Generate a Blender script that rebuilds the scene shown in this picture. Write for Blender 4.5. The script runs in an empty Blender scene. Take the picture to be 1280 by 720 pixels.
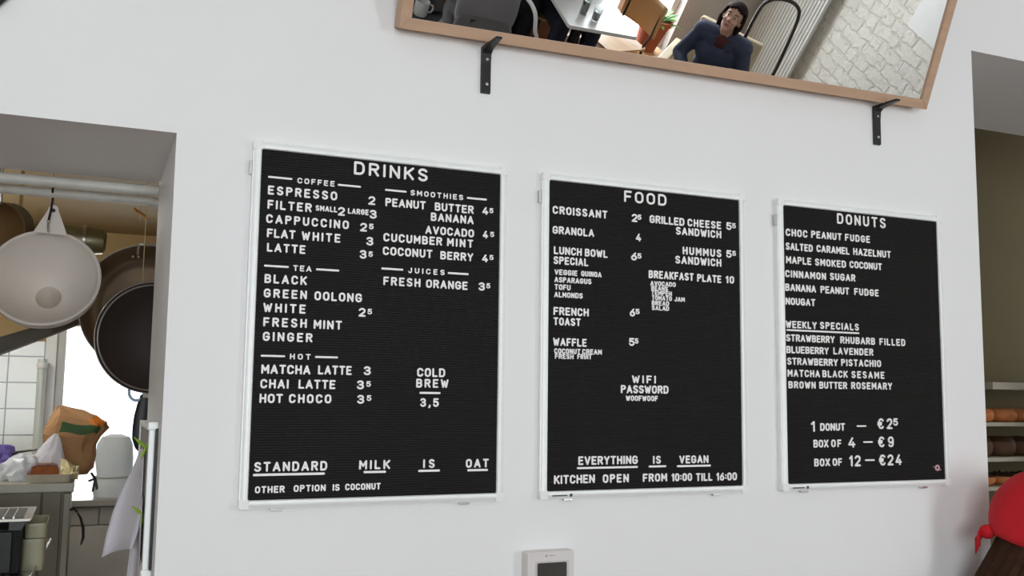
import bpy, bmesh, math, random
from mathutils import Vector, Matrix, Euler, noise
random.seed(7)
R3 = math.radians
scn = bpy.context.scene
COL = scn.collection

# ------------------------------------------------------------------ camera, world, lights
CAM = Vector((0.0, -2.1387, 1.5))
RIGHT = Vector((0.91796, -0.39648, 0.01230))
UP = Vector((-0.05424, -0.09474, 0.99402))
FWD = Vector((0.39294, 0.91314, 0.10847))
FPX = 1220.71
cd = bpy.data.cameras.new('camera'); cam = bpy.data.objects.new('camera', cd); COL.objects.link(cam)
cd.sensor_width = 36.0; cd.lens = FPX / 1280 * 36.0; cd.clip_start = 0.02; cd.clip_end = 200
m = Matrix((RIGHT, UP, -FWD)).transposed().to_4x4(); m.translation = CAM
cam.matrix_world = m
scn.camera = cam
scn.view_settings.view_transform = 'Standard'; scn.view_settings.look = 'None'
scn.view_settings.exposure = -0.10; scn.view_settings.gamma = 1.0; scn.view_settings.use_curve_mapping = False
try:
    scn.cycles.use_denoising = True
    scn.cycles.max_bounces = 10; scn.cycles.diffuse_bounces = 6; scn.cycles.glossy_bounces = 5
    scn.cycles.transmission_bounces = 8; scn.cycles.transparent_max_bounces = 12
    scn.cycles.sample_clamp_indirect = 8
except Exception:
    pass

W = bpy.data.worlds.new('sky'); scn.world = W; W.use_nodes = True
bg = W.node_tree.nodes['Background']; bg.inputs[0].default_value = (0.86, 0.93, 1.0, 1); bg.inputs[1].default_value = 3.0

def area(name, loc, target, sx, sy, power, col):
    l = bpy.data.lights.new(name, 'AREA'); l.shape = 'RECTANGLE'; l.size = sx; l.size_y = sy; l.energy = power; l.color = col
    o = bpy.data.objects.new(name, l); COL.objects.link(o); o.location = loc
    o.rotation_euler = (Vector(target) - Vector(loc)).to_track_quat('-Z', 'Y').to_euler(); return o
# daylight in the street window, the kitchen window and an added, unseen long window
area('daylight_street_window', (3.94, -5.12, 1.4), (3.94, 0, 1.4), 1.0, 2.5, 118, (0.925, 0.963, 1.0))
area('daylight_added_window', (-0.5, -5.12, 1.65), (-0.5, 0, 1.65), 3.0, 2.1, 125, (0.925, 0.963, 1.0))
area('daylight_kitchen_window', (0.25, 3.62, 1.4), (0.25, 0, 1.3), 0.72, 0.9, 9, (0.97, 0.99, 1.0))
# ------------------------------------------------------------------ helpers
def lin(c):
    return tuple((v / 255 / 12.92) if v / 255 <= 0.04045 else ((v / 255 + 0.055) / 1.055) ** 2.4 for v in c) + (1,)

def mat(name, rgb, rough=0.6, metal=0.0, var=0.06, scale=12.0, bump=0.0, bscale=60.0, spec=0.5, trans=0.0, alpha=1.0, sss=0.0):
    M = bpy.data.materials.new(name); M.use_nodes = True
    nt = M.node_tree; b = nt.nodes['Principled BSDF']
    b.inputs['Roughness'].default_value = rough; b.inputs['Metallic'].default_value = metal
    b.inputs['Specular IOR Level'].default_value = spec
    b.inputs['Transmission Weight'].default_value = trans
    b.inputs['Alpha'].default_value = alpha
    if sss: b.inputs['Subsurface Weight'].default_value = sss
    c = lin(rgb)
    tc = nt.nodes.new('ShaderNodeTexCoord')
    n = nt.nodes.new('ShaderNodeTexNoise'); n.inputs['Scale'].default_value = scale; n.inputs['Detail'].default_value = 4
    nt.links.new(tc.outputs['Object'], n.inputs['Vector'])
    r = nt.nodes.new('ShaderNodeValToRGB')
    r.color_ramp.elements[0].position = 0.3; r.color_ramp.elements[1].position = 0.7
    r.color_ramp.elements[0].color = tuple(v * (1 - var) for v in c[:3]) + (1,)
    r.color_ramp.elements[1].color = tuple(min(1, v * (1 + var)) for v in c[:3]) + (1,)
    nt.links.new(n.outputs['Fac'], r.inputs['Fac']); nt.links.new(r.outputs['Color'], b.inputs['Base Color'])
    if bump:
        n2 = nt.nodes.new('ShaderNodeTexNoise'); n2.inputs['Scale'].default_value = bscale; n2.inputs['Detail'].default_value = 5
        nt.links.new(tc.outputs['Object'], n2.inputs['Vector'])
        bp = nt.nodes.new('ShaderNodeBump'); bp.inputs['Strength'].default_value = bump; bp.inputs['Distance'].default_value = 0.01
        nt.links.new(n2.outputs['Fac'], bp.inputs['Height']); nt.links.new(bp.outputs['Normal'], b.inputs['Normal'])
    return M

def glass_mat(name, tint=(1, 1, 1, 1), gloss=0.08):
    M = bpy.data.materials.new(name); M.use_nodes = True; nt = M.node_tree
    nt.nodes.remove(nt.nodes['Principled BSDF'])
    t = nt.nodes.new('ShaderNodeBsdfTransparent'); t.inputs[0].default_value = tint
    g = nt.nodes.new('ShaderNodeBsdfGlossy'); g.inputs['Roughness'].default_value = 0.03
    mx = nt.nodes.new('ShaderNodeMixShader'); lw = nt.nodes.new('ShaderNodeLayerWeight'); lw.inputs[0].default_value = 0.25
    ml = nt.nodes.new('ShaderNodeMath'); ml.operation = 'MULTIPLY_ADD'; ml.inputs[1].default_value = 0.5; ml.inputs[2].default_value = gloss
    nt.links.new(lw.outputs['Fresnel'], ml.inputs[0]); nt.links.new(ml.outputs[0], mx.inputs[0])
    nt.links.new(t.outputs[0], mx.inputs[1]); nt.links.new(g.outputs[0], mx.inputs[2])
    nt.links.new(mx.outputs[0], nt.nodes['Material Output'].inputs[0]); return M

def tile_mat(name, rgb, mortar, bw, bh, ox, oz, ms=0.004, rough=0.25, bumpy=0.0, axis='XZ', offset=0.0, extra=0.0):
    M = bpy.data.materials.new(name); M.use_nodes = True; nt = M.node_tree; b = nt.nodes['Principled BSDF']
    b.inputs['Roughness'].default_value = rough
    tc = nt.nodes.new('ShaderNodeTexCoord'); sp = nt.nodes.new('ShaderNodeSeparateXYZ'); cb = nt.nodes.new('ShaderNodeCombineXYZ')
    nt.links.new(tc.outputs['Object'], sp.inputs[0])
    a1 = nt.nodes.new('ShaderNodeMath'); a1.operation = 'ADD'; a1.inputs[1].default_value = ox
    a2 = nt.nodes.new('ShaderNodeMath'); a2.operation = 'ADD'; a2.inputs[1].default_value = oz
    nt.links.new(sp.outputs[axis[0]], a1.inputs[0]); nt.links.new(sp.outputs[axis[1]], a2.inputs[0])
    nt.links.new(a1.outputs[0], cb.inputs[0]); nt.links.new(a2.outputs[0], cb.inputs[1])
    br = nt.nodes.new('ShaderNodeTexBrick'); br.offset = offset; br.inputs['Scale'].default_value = 1.0
    br.inputs['Brick Width'].default_value = bw; br.inputs['Row Height'].default_value = bh
    br.inputs['Mortar Size'].default_value = ms; br.inputs['Mortar Smooth'].default_value = 0.2 + extra
    c = lin(rgb); br.inputs['Color1'].default_value = c; br.inputs['Color2'].default_value = tuple(v * 0.94 for v in c[:3]) + (1,)
    br.inputs['Mortar'].default_value = lin(mortar)
    nt.links.new(cb.outputs[0], br.inputs['Vector'])
    src = br.outputs['Color']
    if bumpy:
        n = nt.nodes.new('ShaderNodeTexNoise'); n.inputs['Scale'].default_value = 9; n.inputs['Detail'].default_value = 8; n.inputs['Roughness'].default_value = 0.65
        nt.links.new(tc.outputs['Object'], n.inputs['Vector'])
        wv = nt.nodes.new('ShaderNodeMixRGB'); wv.blend_type = 'MIX'; wv.inputs[0].default_value = 0.09
        nt.links.new(cb.outputs[0], wv.inputs[1]); nt.links.new(n.outputs['Color'], wv.inputs[2]); nt.links.new(wv.outputs[0], br.inputs['Vector'])
        rp = nt.nodes.new('ShaderNodeValToRGB'); rp.color_ramp.elements[0].position = 0.30; rp.color_ramp.elements[1].position = 0.40
        rp.color_ramp.elements[0].color = lin((188, 178, 160)); rp.color_ramp.elements[1].color = (1, 1, 1, 1)
        nt.links.new(n.outputs['Fac'], rp.inputs['Fac'])
        mu = nt.nodes.new('ShaderNodeMixRGB'); mu.blend_type = 'MULTIPLY'; mu.inputs[0].default_value = 0.8
        nt.links.new(br.outputs['Color'], mu.inputs[1]); nt.links.new(rp.outputs['Color'], mu.inputs[2]); src = mu.outputs[0]
        ad = nt.nodes.new('ShaderNodeMath'); ad.operation = 'MULTIPLY_ADD'; ad.inputs[1].default_value = -0.22
        nt.links.new(br.outputs['Fac'], ad.inputs[0]); nt.links.new(n.outputs['Fac'], ad.inputs[2])
        bp = nt.nodes.new('ShaderNodeBump'); bp.inputs['Strength'].default_value = bumpy; bp.inputs['Distance'].default_value = 0.03
        nt.links.new(ad.outputs[0], bp.inputs['Height']); nt.links.new(bp.outputs['Normal'], b.inputs['Normal'])
    nt.links.new(src, b.inputs['Base Color'])
    return M

def wood_mat(name, rgb, rough=0.5, scale=(2, 30, 30), var=0.22):
    M = mat(name, rgb, rough, var=var, scale=1.0); nt = M.node_tree
    mp = nt.nodes.new('ShaderNodeMapping'); mp.inputs['Scale'].default_value = scale
    tc = [n for n in nt.nodes if n.bl_idname == 'ShaderNodeTexCoord'][0]; n = [n for n in nt.nodes if n.bl_idname == 'ShaderNodeTexNoise'][0]
    nt.links.new(tc.outputs['Object'], mp.inputs[0]); nt.links.new(mp.outputs[0], n.inputs['Vector']); n.inputs['Detail'].default_value = 6
    return M

def obj(name, bm, material, parent=None, smooth=False, bevel=0.0, auto=True):
    me = bpy.data.meshes.new(name)
    bmesh.ops.recalc_face_normals(bm, faces=bm.faces[:])
    if bevel:
        bmesh.ops.bevel(bm, geom=[e for e in bm.edges if len(e.link_faces) == 2 and e.calc_face_angle(0) > 0.6], offset=bevel, segments=2, profile=0.6, affect='EDGES')
    bm.to_mesh(me); bm.free()
    o = bpy.data.objects.new(name, me); COL.objects.link(o)
    if material: me.materials.append(material)
    if smooth:
        for p in me.polygons: p.use_smooth = True
        if auto:
            try: me.set_sharp_from_angle(angle=R3(40))
            except Exception: pass
    if parent: o.parent = parent
    return o
def tag(o, label=None, cat=None, group=None, kind=None):
    if label: o['label'] = label
    if cat: o['category'] = cat
    if group: o['group'] = group
    if kind: o['kind'] = kind
    return o
def thing(name, label, cat, loc=(0, 0, 0), rotz=0.0, group=None):
    o = bpy.data.objects.new(name, None); COL.objects.link(o); o.location = loc; o.rotation_euler = (0, 0, rotz)
    o.empty_display_size = 0.05
    return tag(o, label, cat, group)
def struct(name, bm, m, **k):
    return tag(obj(name, bm, m, **k), kind='structure')
NB = bmesh.new
def at(x, y, Y):                 # a point of the photograph on the plane at depth Y of the room
    d = RIGHT * ((x - 640) / FPX) + UP * ((360 - y) / FPX) + FWD
    return CAM + d * ((Y - CAM.y) / d.y)
def box(bm, x0, x1, y0, y1, z0, z1, M=None):
    vs = [bm.verts.new((x, y, z)) for x in (x0, x1) for y in (y0, y1) for z in (z0, z1)]
    if M: 
        for v in vs: v.co = M @ v.co
    for f in ((0, 1, 3, 2), (4, 6, 7, 5), (0, 4, 5, 1), (2, 3, 7, 6), (0, 2, 6, 4), (1, 5, 7, 3)): bm.faces.new([vs[i] for i in f])
    return bm
def frame_of(d, up=Vector((0, 0, 1))):
    d = Vector(d).normalized()
    if abs(d.dot(up)) > 0.97: up = Vector((0, 1, 0))
    x = d.cross(up).normalized(); y = x.cross(d).normalized()
    return x, y, d
def tube(bm, pts, r, seg=10, closed=False, caps=True, rads=None, flat=1.0):
    pts = [Vector(p) for p in pts]; n = len(pts); rings = []
    px = None
    for i, p in enumerate(pts):
        a = pts[(i - 1) % n] if (closed or i) else p; b = pts[(i + 1) % n] if (closed or i < n - 1) else p
        d = (b - a).normalized()
        if px is None: x, y, _ = frame_of(d)
        else:
            x = (px - d * px.dot(d)).normalized(); y = x.cross(d).normalized() * -1 if False else d.cross(x).normalized()
        px = x; y = d.cross(x).normalized()
        rr = rads[i] if rads else r
        rings.append([bm.verts.new(p + x * math.cos(t) * rr + y * math.sin(t) * rr * flat) for t in (2 * math.pi * k / seg for k in range(seg))])
    for i in range(n if closed else n - 1):
        A, B = rings[i], rings[(i + 1) % n]
        for k in range(seg): bm.faces.new((A[k], A[(k + 1) % seg], B[(k + 1) % seg], B[k]))
    if caps and not closed: bm.faces.new(rings[0][::-1]); bm.faces.new(rings[-1])
    return bm
def lathe(bm, prof, org=(0, 0, 0), axis=(0, 0, 1), seg=32, sx=1.0):
    x, y, d = frame_of(axis); org = Vector(org); rings = []
    for r, h in prof:
        if r < 1e-6: rings.append([bm.verts.new(org + d * h)])
        else: rings.append([bm.verts.new(org + d * h + x * math.cos(t) * r * sx + y * math.sin(t) * r) for t in (2 * math.pi * k / seg for k in range(seg))])
    for A, B in zip(rings, rings[1:]):
        for k in range(seg):
            if len(A) == 1 and len(B) == 1: continue
            if len(A) == 1: bm.faces.new((A[0], B[(k + 1) % seg], B[k]))
            elif len(B) == 1: bm.faces.new((A[k], A[(k + 1) % seg], B[0]))
            else: bm.faces.new((A[k], A[(k + 1) % seg], B[(k + 1) % seg], B[k]))
    return bm
def ell(bm, c, r, M=None, seg=16, rings=10):
    c = Vector(c); r = (r, r, r) if not hasattr(r, '__len__') else r
    mm = Matrix.Diagonal((*r, 1)); T = Matrix.Translation(c)
    if M: mm = M.to_4x4() @ mm
    bmesh.ops.create_uvsphere(bm, u_segments=seg, v_segments=rings, radius=1.0, matrix=T @ mm); return bm
def cap(bm, a, b, ra, rb, seg=12):
    a = Vector(a); b = Vector(b); x, y, d = frame_of(b - a); L = (b - a).length; prof = []
    for k in range(5): t = math.pi / 2 * k / 4; prof.append((ra * math.sin(t), -ra * math.cos(t)))
    for k in range(5): t = math.pi / 2 * k / 4; prof.append((rb * math.cos(t), L + rb * math.sin(t)))
    prof[0] = (0, -ra); prof[-1] = (0, L + rb)
    return lathe(bm, prof, a, d, seg)
def prism(bm, poly, y0, y1):      # polygon in x,z pushed from y0 to y1
    A = [bm.verts.new((p[0], y0, p[1])) for p in poly]; B = [bm.verts.new((p[0], y1, p[1])) for p in poly]; n = len(poly)
    bm.faces.new(A); bm.faces.new(B[::-1])
    for k in range(n): bm.faces.new((A[k], B[k], B[(k + 1) % n], A[(k + 1) % n]))
    return bm
def rrect(x0, x1, z0, z1, r, n=5):
    out = []
    for cx, cz, a0 in ((x1 - r, z1 - r, 0), (x0 + r, z1 - r, 90), (x0 + r, z0 + r, 180), (x1 - r, z0 + r, 270)):
        for k in range(n + 1): t = R3(a0 + 90 * k / n); out.append((cx + r * math.cos(t), cz + r * math.sin(t)))
    return out
def remesh(bm, voxel=0.01, smooth=4):
    me = bpy.data.meshes.new('union'); bmesh.ops.recalc_face_normals(bm, faces=bm.faces[:]); bm.to_mesh(me); bm.free()
    o = bpy.data.objects.new('union', me); COL.objects.link(o)
    md = o.modifiers.new('r', 'REMESH'); md.mode = 'VOXEL'; md.voxel_size = voxel; md.use_smooth_shade = True
    if smooth: s = o.modifiers.new('s', 'SMOOTH'); s.iterations = smooth; s.factor = 0.5
    dg = bpy.context.evaluated_depsgraph_get(); out = bpy.data.meshes.new_from_object(o.evaluated_get(dg))
    bpy.data.objects.remove(o); bpy.data.meshes.remove(me)
    nb = bmesh.new(); nb.from_mesh(out); bpy.data.meshes.remove(out); return nb
def quadstrip(bm, rows):
    V = [[bm.verts.new(p) for p in r] for r in rows]
    for a, b in zip(V, V[1:]):
        for k in range(len(a) - 1): bm.faces.new((a[k], a[k + 1], b[k + 1], b[k]))
    return bm
def solid(o, t, off=0.0):
    md = o.modifiers.new('thickness', 'SOLIDIFY'); md.thickness = t; md.offset = off; return o
def copy_tree(o, parent=None):
    c = o.copy(); COL.objects.link(c)
    if parent: c.parent = parent
    for ch in list(o.children): copy_tree(ch, c)
    return c
def lump(bm, c, r, amp=0.12, freq=3.0, seed=0, sub=4, flatz=None):
    bmesh.ops.create_icosphere(bm, subdivisions=sub, radius=1.0)
    for v in bm.verts:
        n0 = noise.noise(v.co * freq + Vector((seed * 7.1, seed * 3.3, seed))); n1 = noise.noise(v.co * freq * 3 + Vector((seed, 5, 2)))
        q = v.co * (1 + amp * n0 + amp * 0.5 * abs(n1))
        v.co = Vector(c) + Vector((q.x * r[0], q.y * r[1], q.z * r[2]))
        if flatz is not None and v.co.z < flatz: v.co.z = flatz
    return bm

# ------------------------------------------------------------------ materials
M_wall = mat('white_wall_paint', (235, 235, 234), 0.75, var=0.012, scale=1.6, bump=0.05, bscale=35)
M_ceil = mat('ceiling_paint', (232, 231, 228), 0.8, var=0.02)
M_olive = mat('olive_wall_paint', (128, 114, 82), 0.8, var=0.08, scale=1.5)
M_ktan = mat('tan_kitchen_paint', (142, 118, 76), 0.7, var=0.08, scale=2)
M_tile = tile_mat('white_wall_tile', (236, 242, 238), (120, 125, 124), 0.16, 0.129, 0.208 + 0.8, 3 * 0.129 - 1.401 + 0.0, 0.0035, 0.2)
M_floorwood = wood_mat('oak_floor_boards', (104, 72, 48), 0.5, (1.5, 14, 14), 0.25)
M_kfloor = mat('grey_kitchen_floor', (130, 122, 112), 0.5)
M_alu = mat('brushed_aluminium', (240, 243, 241), 0.45, 0.12, var=0.02, scale=30)
M_cap = mat('light_plastic_cap', (238, 239, 237), 0.5, var=0.01)
M_felt = mat('black_grooved_panel', (27, 26, 25), 0.7, var=0.08, scale=5, spec=0.22)
M_letter = mat('white_plastic_letter', (244, 242, 240), 0.45, var=0.01)
M_pink = mat('pink_enamel', (216, 170, 180), 0.5)
M_oak = wood_mat('oak_frame', (186, 152, 124), 0.5, (3, 40, 40), 0.07)
M_oakside = M_oak
M_black = mat('black_powder_coat', (22, 22, 24), 0.45, var=0.1)
M_steel = mat('stainless_steel', (190, 188, 182), 0.3, 0.95, var=0.06, scale=8)
M_dsteel = mat('brushed_cabinet_steel', (112, 108, 94), 0.5, 0.45, var=0.08, scale=6)
M_tray = mat('dull_tray_steel', (126, 124, 118), 0.42, 0.6, var=0.25, scale=9)
M_screw = mat('zinc_screw', (200, 200, 198), 0.3, 0.9)
M_white = mat('white_enamel', (226, 226, 222), 0.4, var=0.02)
def translucent(M, fac, col):
    nt = M.node_tree; b = nt.nodes['Principled BSDF']; tr = nt.nodes.new('ShaderNodeBsdfTranslucent'); tr.inputs[0].default_value = lin(col)
    mx = nt.nodes.new('ShaderNodeMixShader'); mx.inputs[0].default_value = fac
    nt.links.new(b.outputs[0], mx.inputs[1]); nt.links.new(tr.outputs[0], mx.inputs[2]); nt.links.new(mx.outputs[0], nt.nodes['Material Output'].inputs[0]); return M
M_plastic = translucent(mat('milky_plastic', (232, 226, 220), 0.45, var=0.02), 0.35, (236, 232, 222))
M_mirror = mat('mirror_silver', (238, 240, 240), 0.0, 1.0, var=0.0)
M_glass = glass_mat('window_glass')
M_clear = glass_mat('clear_plastic', (0.93, 0.96, 0.95, 1), 0.12)
MTXT = None
MENU = {
 'drinks': [
  ('DRINKS', [('DRINKS', -0.0776, 0.3392, 0.1758, 0.0303)]),
  ('COFFEE', [('-', -0.2654, 0.3147, 0.0519, 0.0041), ('COFFEE', -0.2028, 0.3067, 0.0843, 0.0126), ('-', -0.1121, 0.3121, 0.052, 0.0042)]),
  ('ESPRESSO 2', [('ESPRESSO', -0.2654, 0.276, 0.1534, 0.0199), ('2', -0.0418, 0.2733, 0.0169, 0.0198)]),
  ('FILTER SMALL 2 LARGE 3', [('FILTER', -0.2651, 0.2445, 0.0973, 0.0198), ('SMALL', -0.1609, 0.2492, 0.0503, 0.0125), ('2', -0.1102, 0.2428, 0.0162, 0.0195), ('LARGE', -0.0885, 0.2489, 0.0493, 0.0127), ('3', -0.038, 0.2421, 0.0168, 0.0201)]),
  ('CAPPUCCINO 2.5', [('CAPPUCCINO', -0.2668, 0.2134, 0.1832, 0.0195), ('2', -0.0589, 0.2112, 0.0165, 0.0196), ('5', -0.0384, 0.2176, 0.012, 0.0127)]),
  ('FLAT WHITE 3', [('FLAT', -0.2639, 0.1822, 0.063, 0.0193), ('WHITE', -0.1893, 0.1816, 0.0877, 0.0196), ('3', -0.0437, 0.1804, 0.0168, 0.0196)]),
  ('LATTE 3.5', [('LATTE', -0.2627, 0.1512, 0.0846, 0.0192), ('3', -0.0582, 0.1497, 0.0166, 0.0195), ('5', -0.0379, 0.155, 0.0123, 0.0123)]),
  ('TEA', [('-', -0.2662, 0.1204, 0.0522, 0.0042), ('TEA', -0.205, 0.1128, 0.0417, 0.0128), ('-', -0.1547, 0.1194, 0.0515, 0.0043)]),
  ('BLACK', [('BLACK', -0.2652, 0.083, 0.0925, 0.0195)]),
  ('GREEN OOLONG', [('GREEN', -0.2655, 0.0519, 0.0939, 0.0194), ('OOLONG', -0.1568, 0.0512, 0.1078, 0.0198)]),
  ('WHITE 2.5', [('WHITE', -0.2655, 0.0205, 0.0923, 0.0199), ('2', -0.0567, 0.0195, 0.0171, 0.0196), ('5', -0.0363, 0.0254, 0.0119, 0.0125)]),
  ('FRESH MINT', [('FRESH', -0.2641, -0.0104, 0.0946, 0.0198), ('MINT', -0.1562, -0.0114, 0.0641, 0.0198)]),
  ('GINGER', [('GINGER', -0.264, -0.0412, 0.1078, 0.0198)]),
  ('HOT', [('-', -0.2658, -0.0727, 0.051, 0.0041), ('HOT', -0.205, -0.079, 0.0463, 0.0126), ('-', -0.1499, -0.0723, 0.0501, 0.0042)]),
  ('MATCHA LATTE 3', [('MATCHA', -0.2643, -0.1109, 0.1062, 0.02), ('LATTE', -0.1435, -0.1101, 0.0762, 0.0199), ('3', -0.0414, -0.1097, 0.0171, 0.0198)]),
  ('CHAI LATTE 3.5', [('CHAI', -0.2651, -0.1418, 0.0613, 0.0198), ('LATTE', -0.1846, -0.1414, 0.0823, 0.0197), ('3', -0.0558, -0.1411, 0.0169, 0.0197), ('5', -0.0345, -0.1354, 0.0113, 0.0127)]),
  ('HOT CHOCO 3.5', [('HOT', -0.2656, -0.1727, 0.0506, 0.0198), ('CHOCO', -0.2038, -0.1725, 0.0933, 0.0197), ('3', -0.0542, -0.1727, 0.0167, 0.0196), ('5', -0.0325, -0.1664, 0.0109, 0.0127)]),
  ('SMOOTHIES', [('-', -0.0034, 0.311, 0.0504, 0.0043), ('SMOOTHIES', 0.0562, 0.3038, 0.1305, 0.0128), ('-', 0.1954, 0.3106, 0.0499, 0.0044)]),
  ('PEANUT BUTTER 4.5', [('PEANUT', -0.0027, 0.2733, 0.0976, 0.0195), ('BUTTER', 0.1155, 0.2734, 0.0981, 0.0195), ('4', 0.2349, 0.274, 0.0149, 0.0188), ('5', 0.253, 0.2792, 0.0127, 0.0121)]),
  ('BANANA', [('BANANA', 0.1063, 0.2487, 0.1077, 0.0195)]),
  ('AVOCADO 4.5', [('AVOCADO', 0.0938, 0.2173, 0.1216, 0.0192), ('4', 0.2369, 0.2172, 0.0132, 0.0187), ('5', 0.2557, 0.2223, 0.0123, 0.0123)]),
  ('CUCUMBER MINT', [('CUCUMBER', -0.0052, 0.1923, 0.142, 0.0196), ('MINT', 0.1474, 0.1924, 0.0664, 0.0194)]),
  ('COCONUT BERRY 4.5', [('COCONUT', -0.0057, 0.1614, 0.1195, 0.0195), ('BERRY', 0.1314, 0.1605, 0.083, 0.0193), ('4', 0.2358, 0.1607, 0.0152, 0.0186), ('5', 0.2548, 0.1668, 0.011, 0.0122)]),
  ('JUICES', [('-', -0.0071, 0.1305, 0.0508, 0.0044), ('JUICES', 0.0549, 0.1237, 0.0896, 0.0129), ('-', 0.1516, 0.1298, 0.0507, 0.0045)]),
  ('FRESH ORANGE 3.5', [('FRESH', -0.0025, 0.0928, 0.089, 0.0197), ('ORANGE', 0.0982, 0.0925, 0.1036, 0.0195), ('3', 0.2281, 0.0931, 0.0169, 0.0194), ('5', 0.2477, 0.0991, 0.0106, 0.0123)]),
  ('COLD', [('COLD', 0.0818, -0.1109, 0.0687, 0.0201)]),
  ('BREW', [('BREW', 0.0802, -0.1353, 0.0789, 0.0199), ('-', 0.0895, -0.1471, 0.0496, 0.0047)]),
  ('3,5', [('3,5', 0.0906, -0.1785, 0.0461, 0.0198)]),
  ('STANDARD MILK IS OAT', [('STANDARD', -0.2709, -0.3163, 0.156, 0.0205), ('-', -0.2719, -0.3227, 0.1513, 0.005), ('MILK', -0.0461, -0.3157, 0.0718, 0.0202), ('-', -0.0348, -0.3213, 0.0501, 0.0047), ('IS', 0.1008, -0.3153, 0.029, 0.0199), ('-', 0.0904, -0.3211, 0.0509, 0.0048), ('OAT', 0.2033, -0.3163, 0.058, 0.02), ('-', 0.2083, -0.3219, 0.0501, 0.0049)]),
  ('OTHER OPTION IS COCONUT', [('OTHER', -0.2675, -0.3608, 0.0634, 0.0146), ('OPTION', -0.1869, -0.3601, 0.0702, 0.0145), ('IS', -0.1031, -0.36, 0.017, 0.0145), ('COCONUT', -0.0756, -0.3597, 0.081, 0.0143)]),
 ],
 'food': [
  ('FOOD', [('FOOD', -0.0721, 0.3393, 0.1264, 0.0299)]),
  ('CROISSANT 2.5', [('CROISSANT', -0.2723, 0.2919, 0.1537, 0.0201), ('2', -0.0496, 0.2903, 0.0166, 0.0206), ('5', -0.0325, 0.2968, 0.0122, 0.0134)]),
  ('GRANOLA 4', [('GRANOLA', -0.2719, 0.2427, 0.1156, 0.0195), ('4', -0.0377, 0.2412, 0.0159, 0.0201)]),
  ('LUNCH BOWL 6.5', [('LUNCH', -0.2682, 0.1927, 0.0781, 0.0194), ('BOWL', -0.1833, 0.1928, 0.0655, 0.0192), ('6', -0.0513, 0.1917, 0.017, 0.0204), ('5', -0.0329, 0.1974, 0.0117, 0.0137)]),
  ('SPECIAL', [('SPECIAL', -0.2687, 0.1682, 0.0968, 0.0194)]),
  ('VEGGIE QUINOA', [('VEGGIE', -0.2658, 0.1423, 0.0636, 0.0136), ('QUINOA', -0.1932, 0.1429, 0.0582, 0.0133)]),
  ('ASPARAGUS', [('ASPARAGUS', -0.2661, 0.1239, 0.1029, 0.0136)]),
  ('TOFU', [('TOFU', -0.2655, 0.1058, 0.0451, 0.0137)]),
  ('ALMONDS', [('ALMONDS', -0.2662, 0.0874, 0.079, 0.0135)]),
  ('FRENCH 6.5', [('FRENCH', -0.2678, 0.0442, 0.0974, 0.0195), ('6', -0.0554, 0.0496, 0.0154, 0.0201), ('5', -0.0385, 0.056, 0.0116, 0.0135)]),
  ('TOAST', [('TOAST', -0.2676, 0.0195, 0.0752, 0.0191)]),
  ('WAFFLE 5.5', [('WAFFLE', -0.2684, -0.0302, 0.0928, 0.0194), ('5', -0.0577, -0.0241, 0.0158, 0.02), ('5', -0.0405, -0.0179, 0.0099, 0.0134)]),
  ('COCONUT CREAM', [('COCONUT', -0.2651, -0.049, 0.0724, 0.013), ('CREAM', -0.1894, -0.0487, 0.0559, 0.0131)]),
  ('FRESH FRUIT', [('FRESH', -0.2631, -0.0614, 0.0519, 0.0124), ('FRUIT', -0.2028, -0.0606, 0.041, 0.0125)]),
  ('GRILLED CHEESE 5.5', [('GRILLED', 0.0021, 0.2916, 0.1063, 0.0205), ('CHEESE', 0.1165, 0.292, 0.1064, 0.0202), ('5', 0.2384, 0.2924, 0.0174, 0.0204), ('5', 0.2572, 0.2979, 0.0121, 0.014)]),
  ('SANDWICH', [('SANDWICH', 0.081, 0.2674, 0.1417, 0.0205)]),
  ('HUMMUS 5.5', [('HUMMUS', 0.1012, 0.2171, 0.1212, 0.0207), ('5', 0.2374, 0.2178, 0.0181, 0.0203), ('5', 0.2568, 0.2239, 0.0115, 0.0135)]),
  ('SANDWICH', [('SANDWICH', 0.0788, 0.192, 0.1434, 0.0206)]),
  ('BREAKFAST PLATE 10', [('BREAKFAST', -0.0008, 0.1495, 0.1366, 0.0203), ('PLATE', 0.1449, 0.1489, 0.0767, 0.02), ('10', 0.2339, 0.1496, 0.0279, 0.0198)]),
  ('AVOCADO', [('AVOCADO', 0.0041, 0.1307, 0.0769, 0.0123)]),
  ('BEANS', [('BEANS', 0.0066, 0.1187, 0.051, 0.0121)]),
  ('TEMPEH', [('TEMPEH', 0.0066, 0.1066, 0.0627, 0.0121)]),
  ('TOMATO JAM', [('TOMATO', 0.0082, 0.0941, 0.061, 0.0121), ('JAM', 0.0757, 0.0935, 0.0321, 0.0124)]),
  ('BREAD', [('BREAD', 0.0082, 0.0809, 0.0526, 0.0121)]),
  ('SALAD', [('SALAD', 0.0081, 0.0684, 0.0526, 0.012)]),
  ('WIFI', [('WIFI', -0.0498, -0.1166, 0.0703, 0.0199)]),
  ('PASSWORD', [('PASSWORD', -0.0814, -0.1417, 0.1389, 0.0203)]),
  ('WOOFWOOF', [('WOOFWOOF', -0.0674, -0.1605, 0.0937, 0.0135)]),
  ('EVERYTHING IS VEGAN', [('EVERYTHING', -0.1986, -0.315, 0.1663, 0.0206), ('-', -0.2011, -0.3222, 0.1679, 0.0046), ('IS', 0.0101, -0.3155, 0.0241, 0.0197), ('-', -0.001, -0.3218, 0.0497, 0.0047), ('VEGAN', 0.0871, -0.3161, 0.0889, 0.02), ('-', 0.0809, -0.3225, 0.1008, 0.0048)]),
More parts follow.
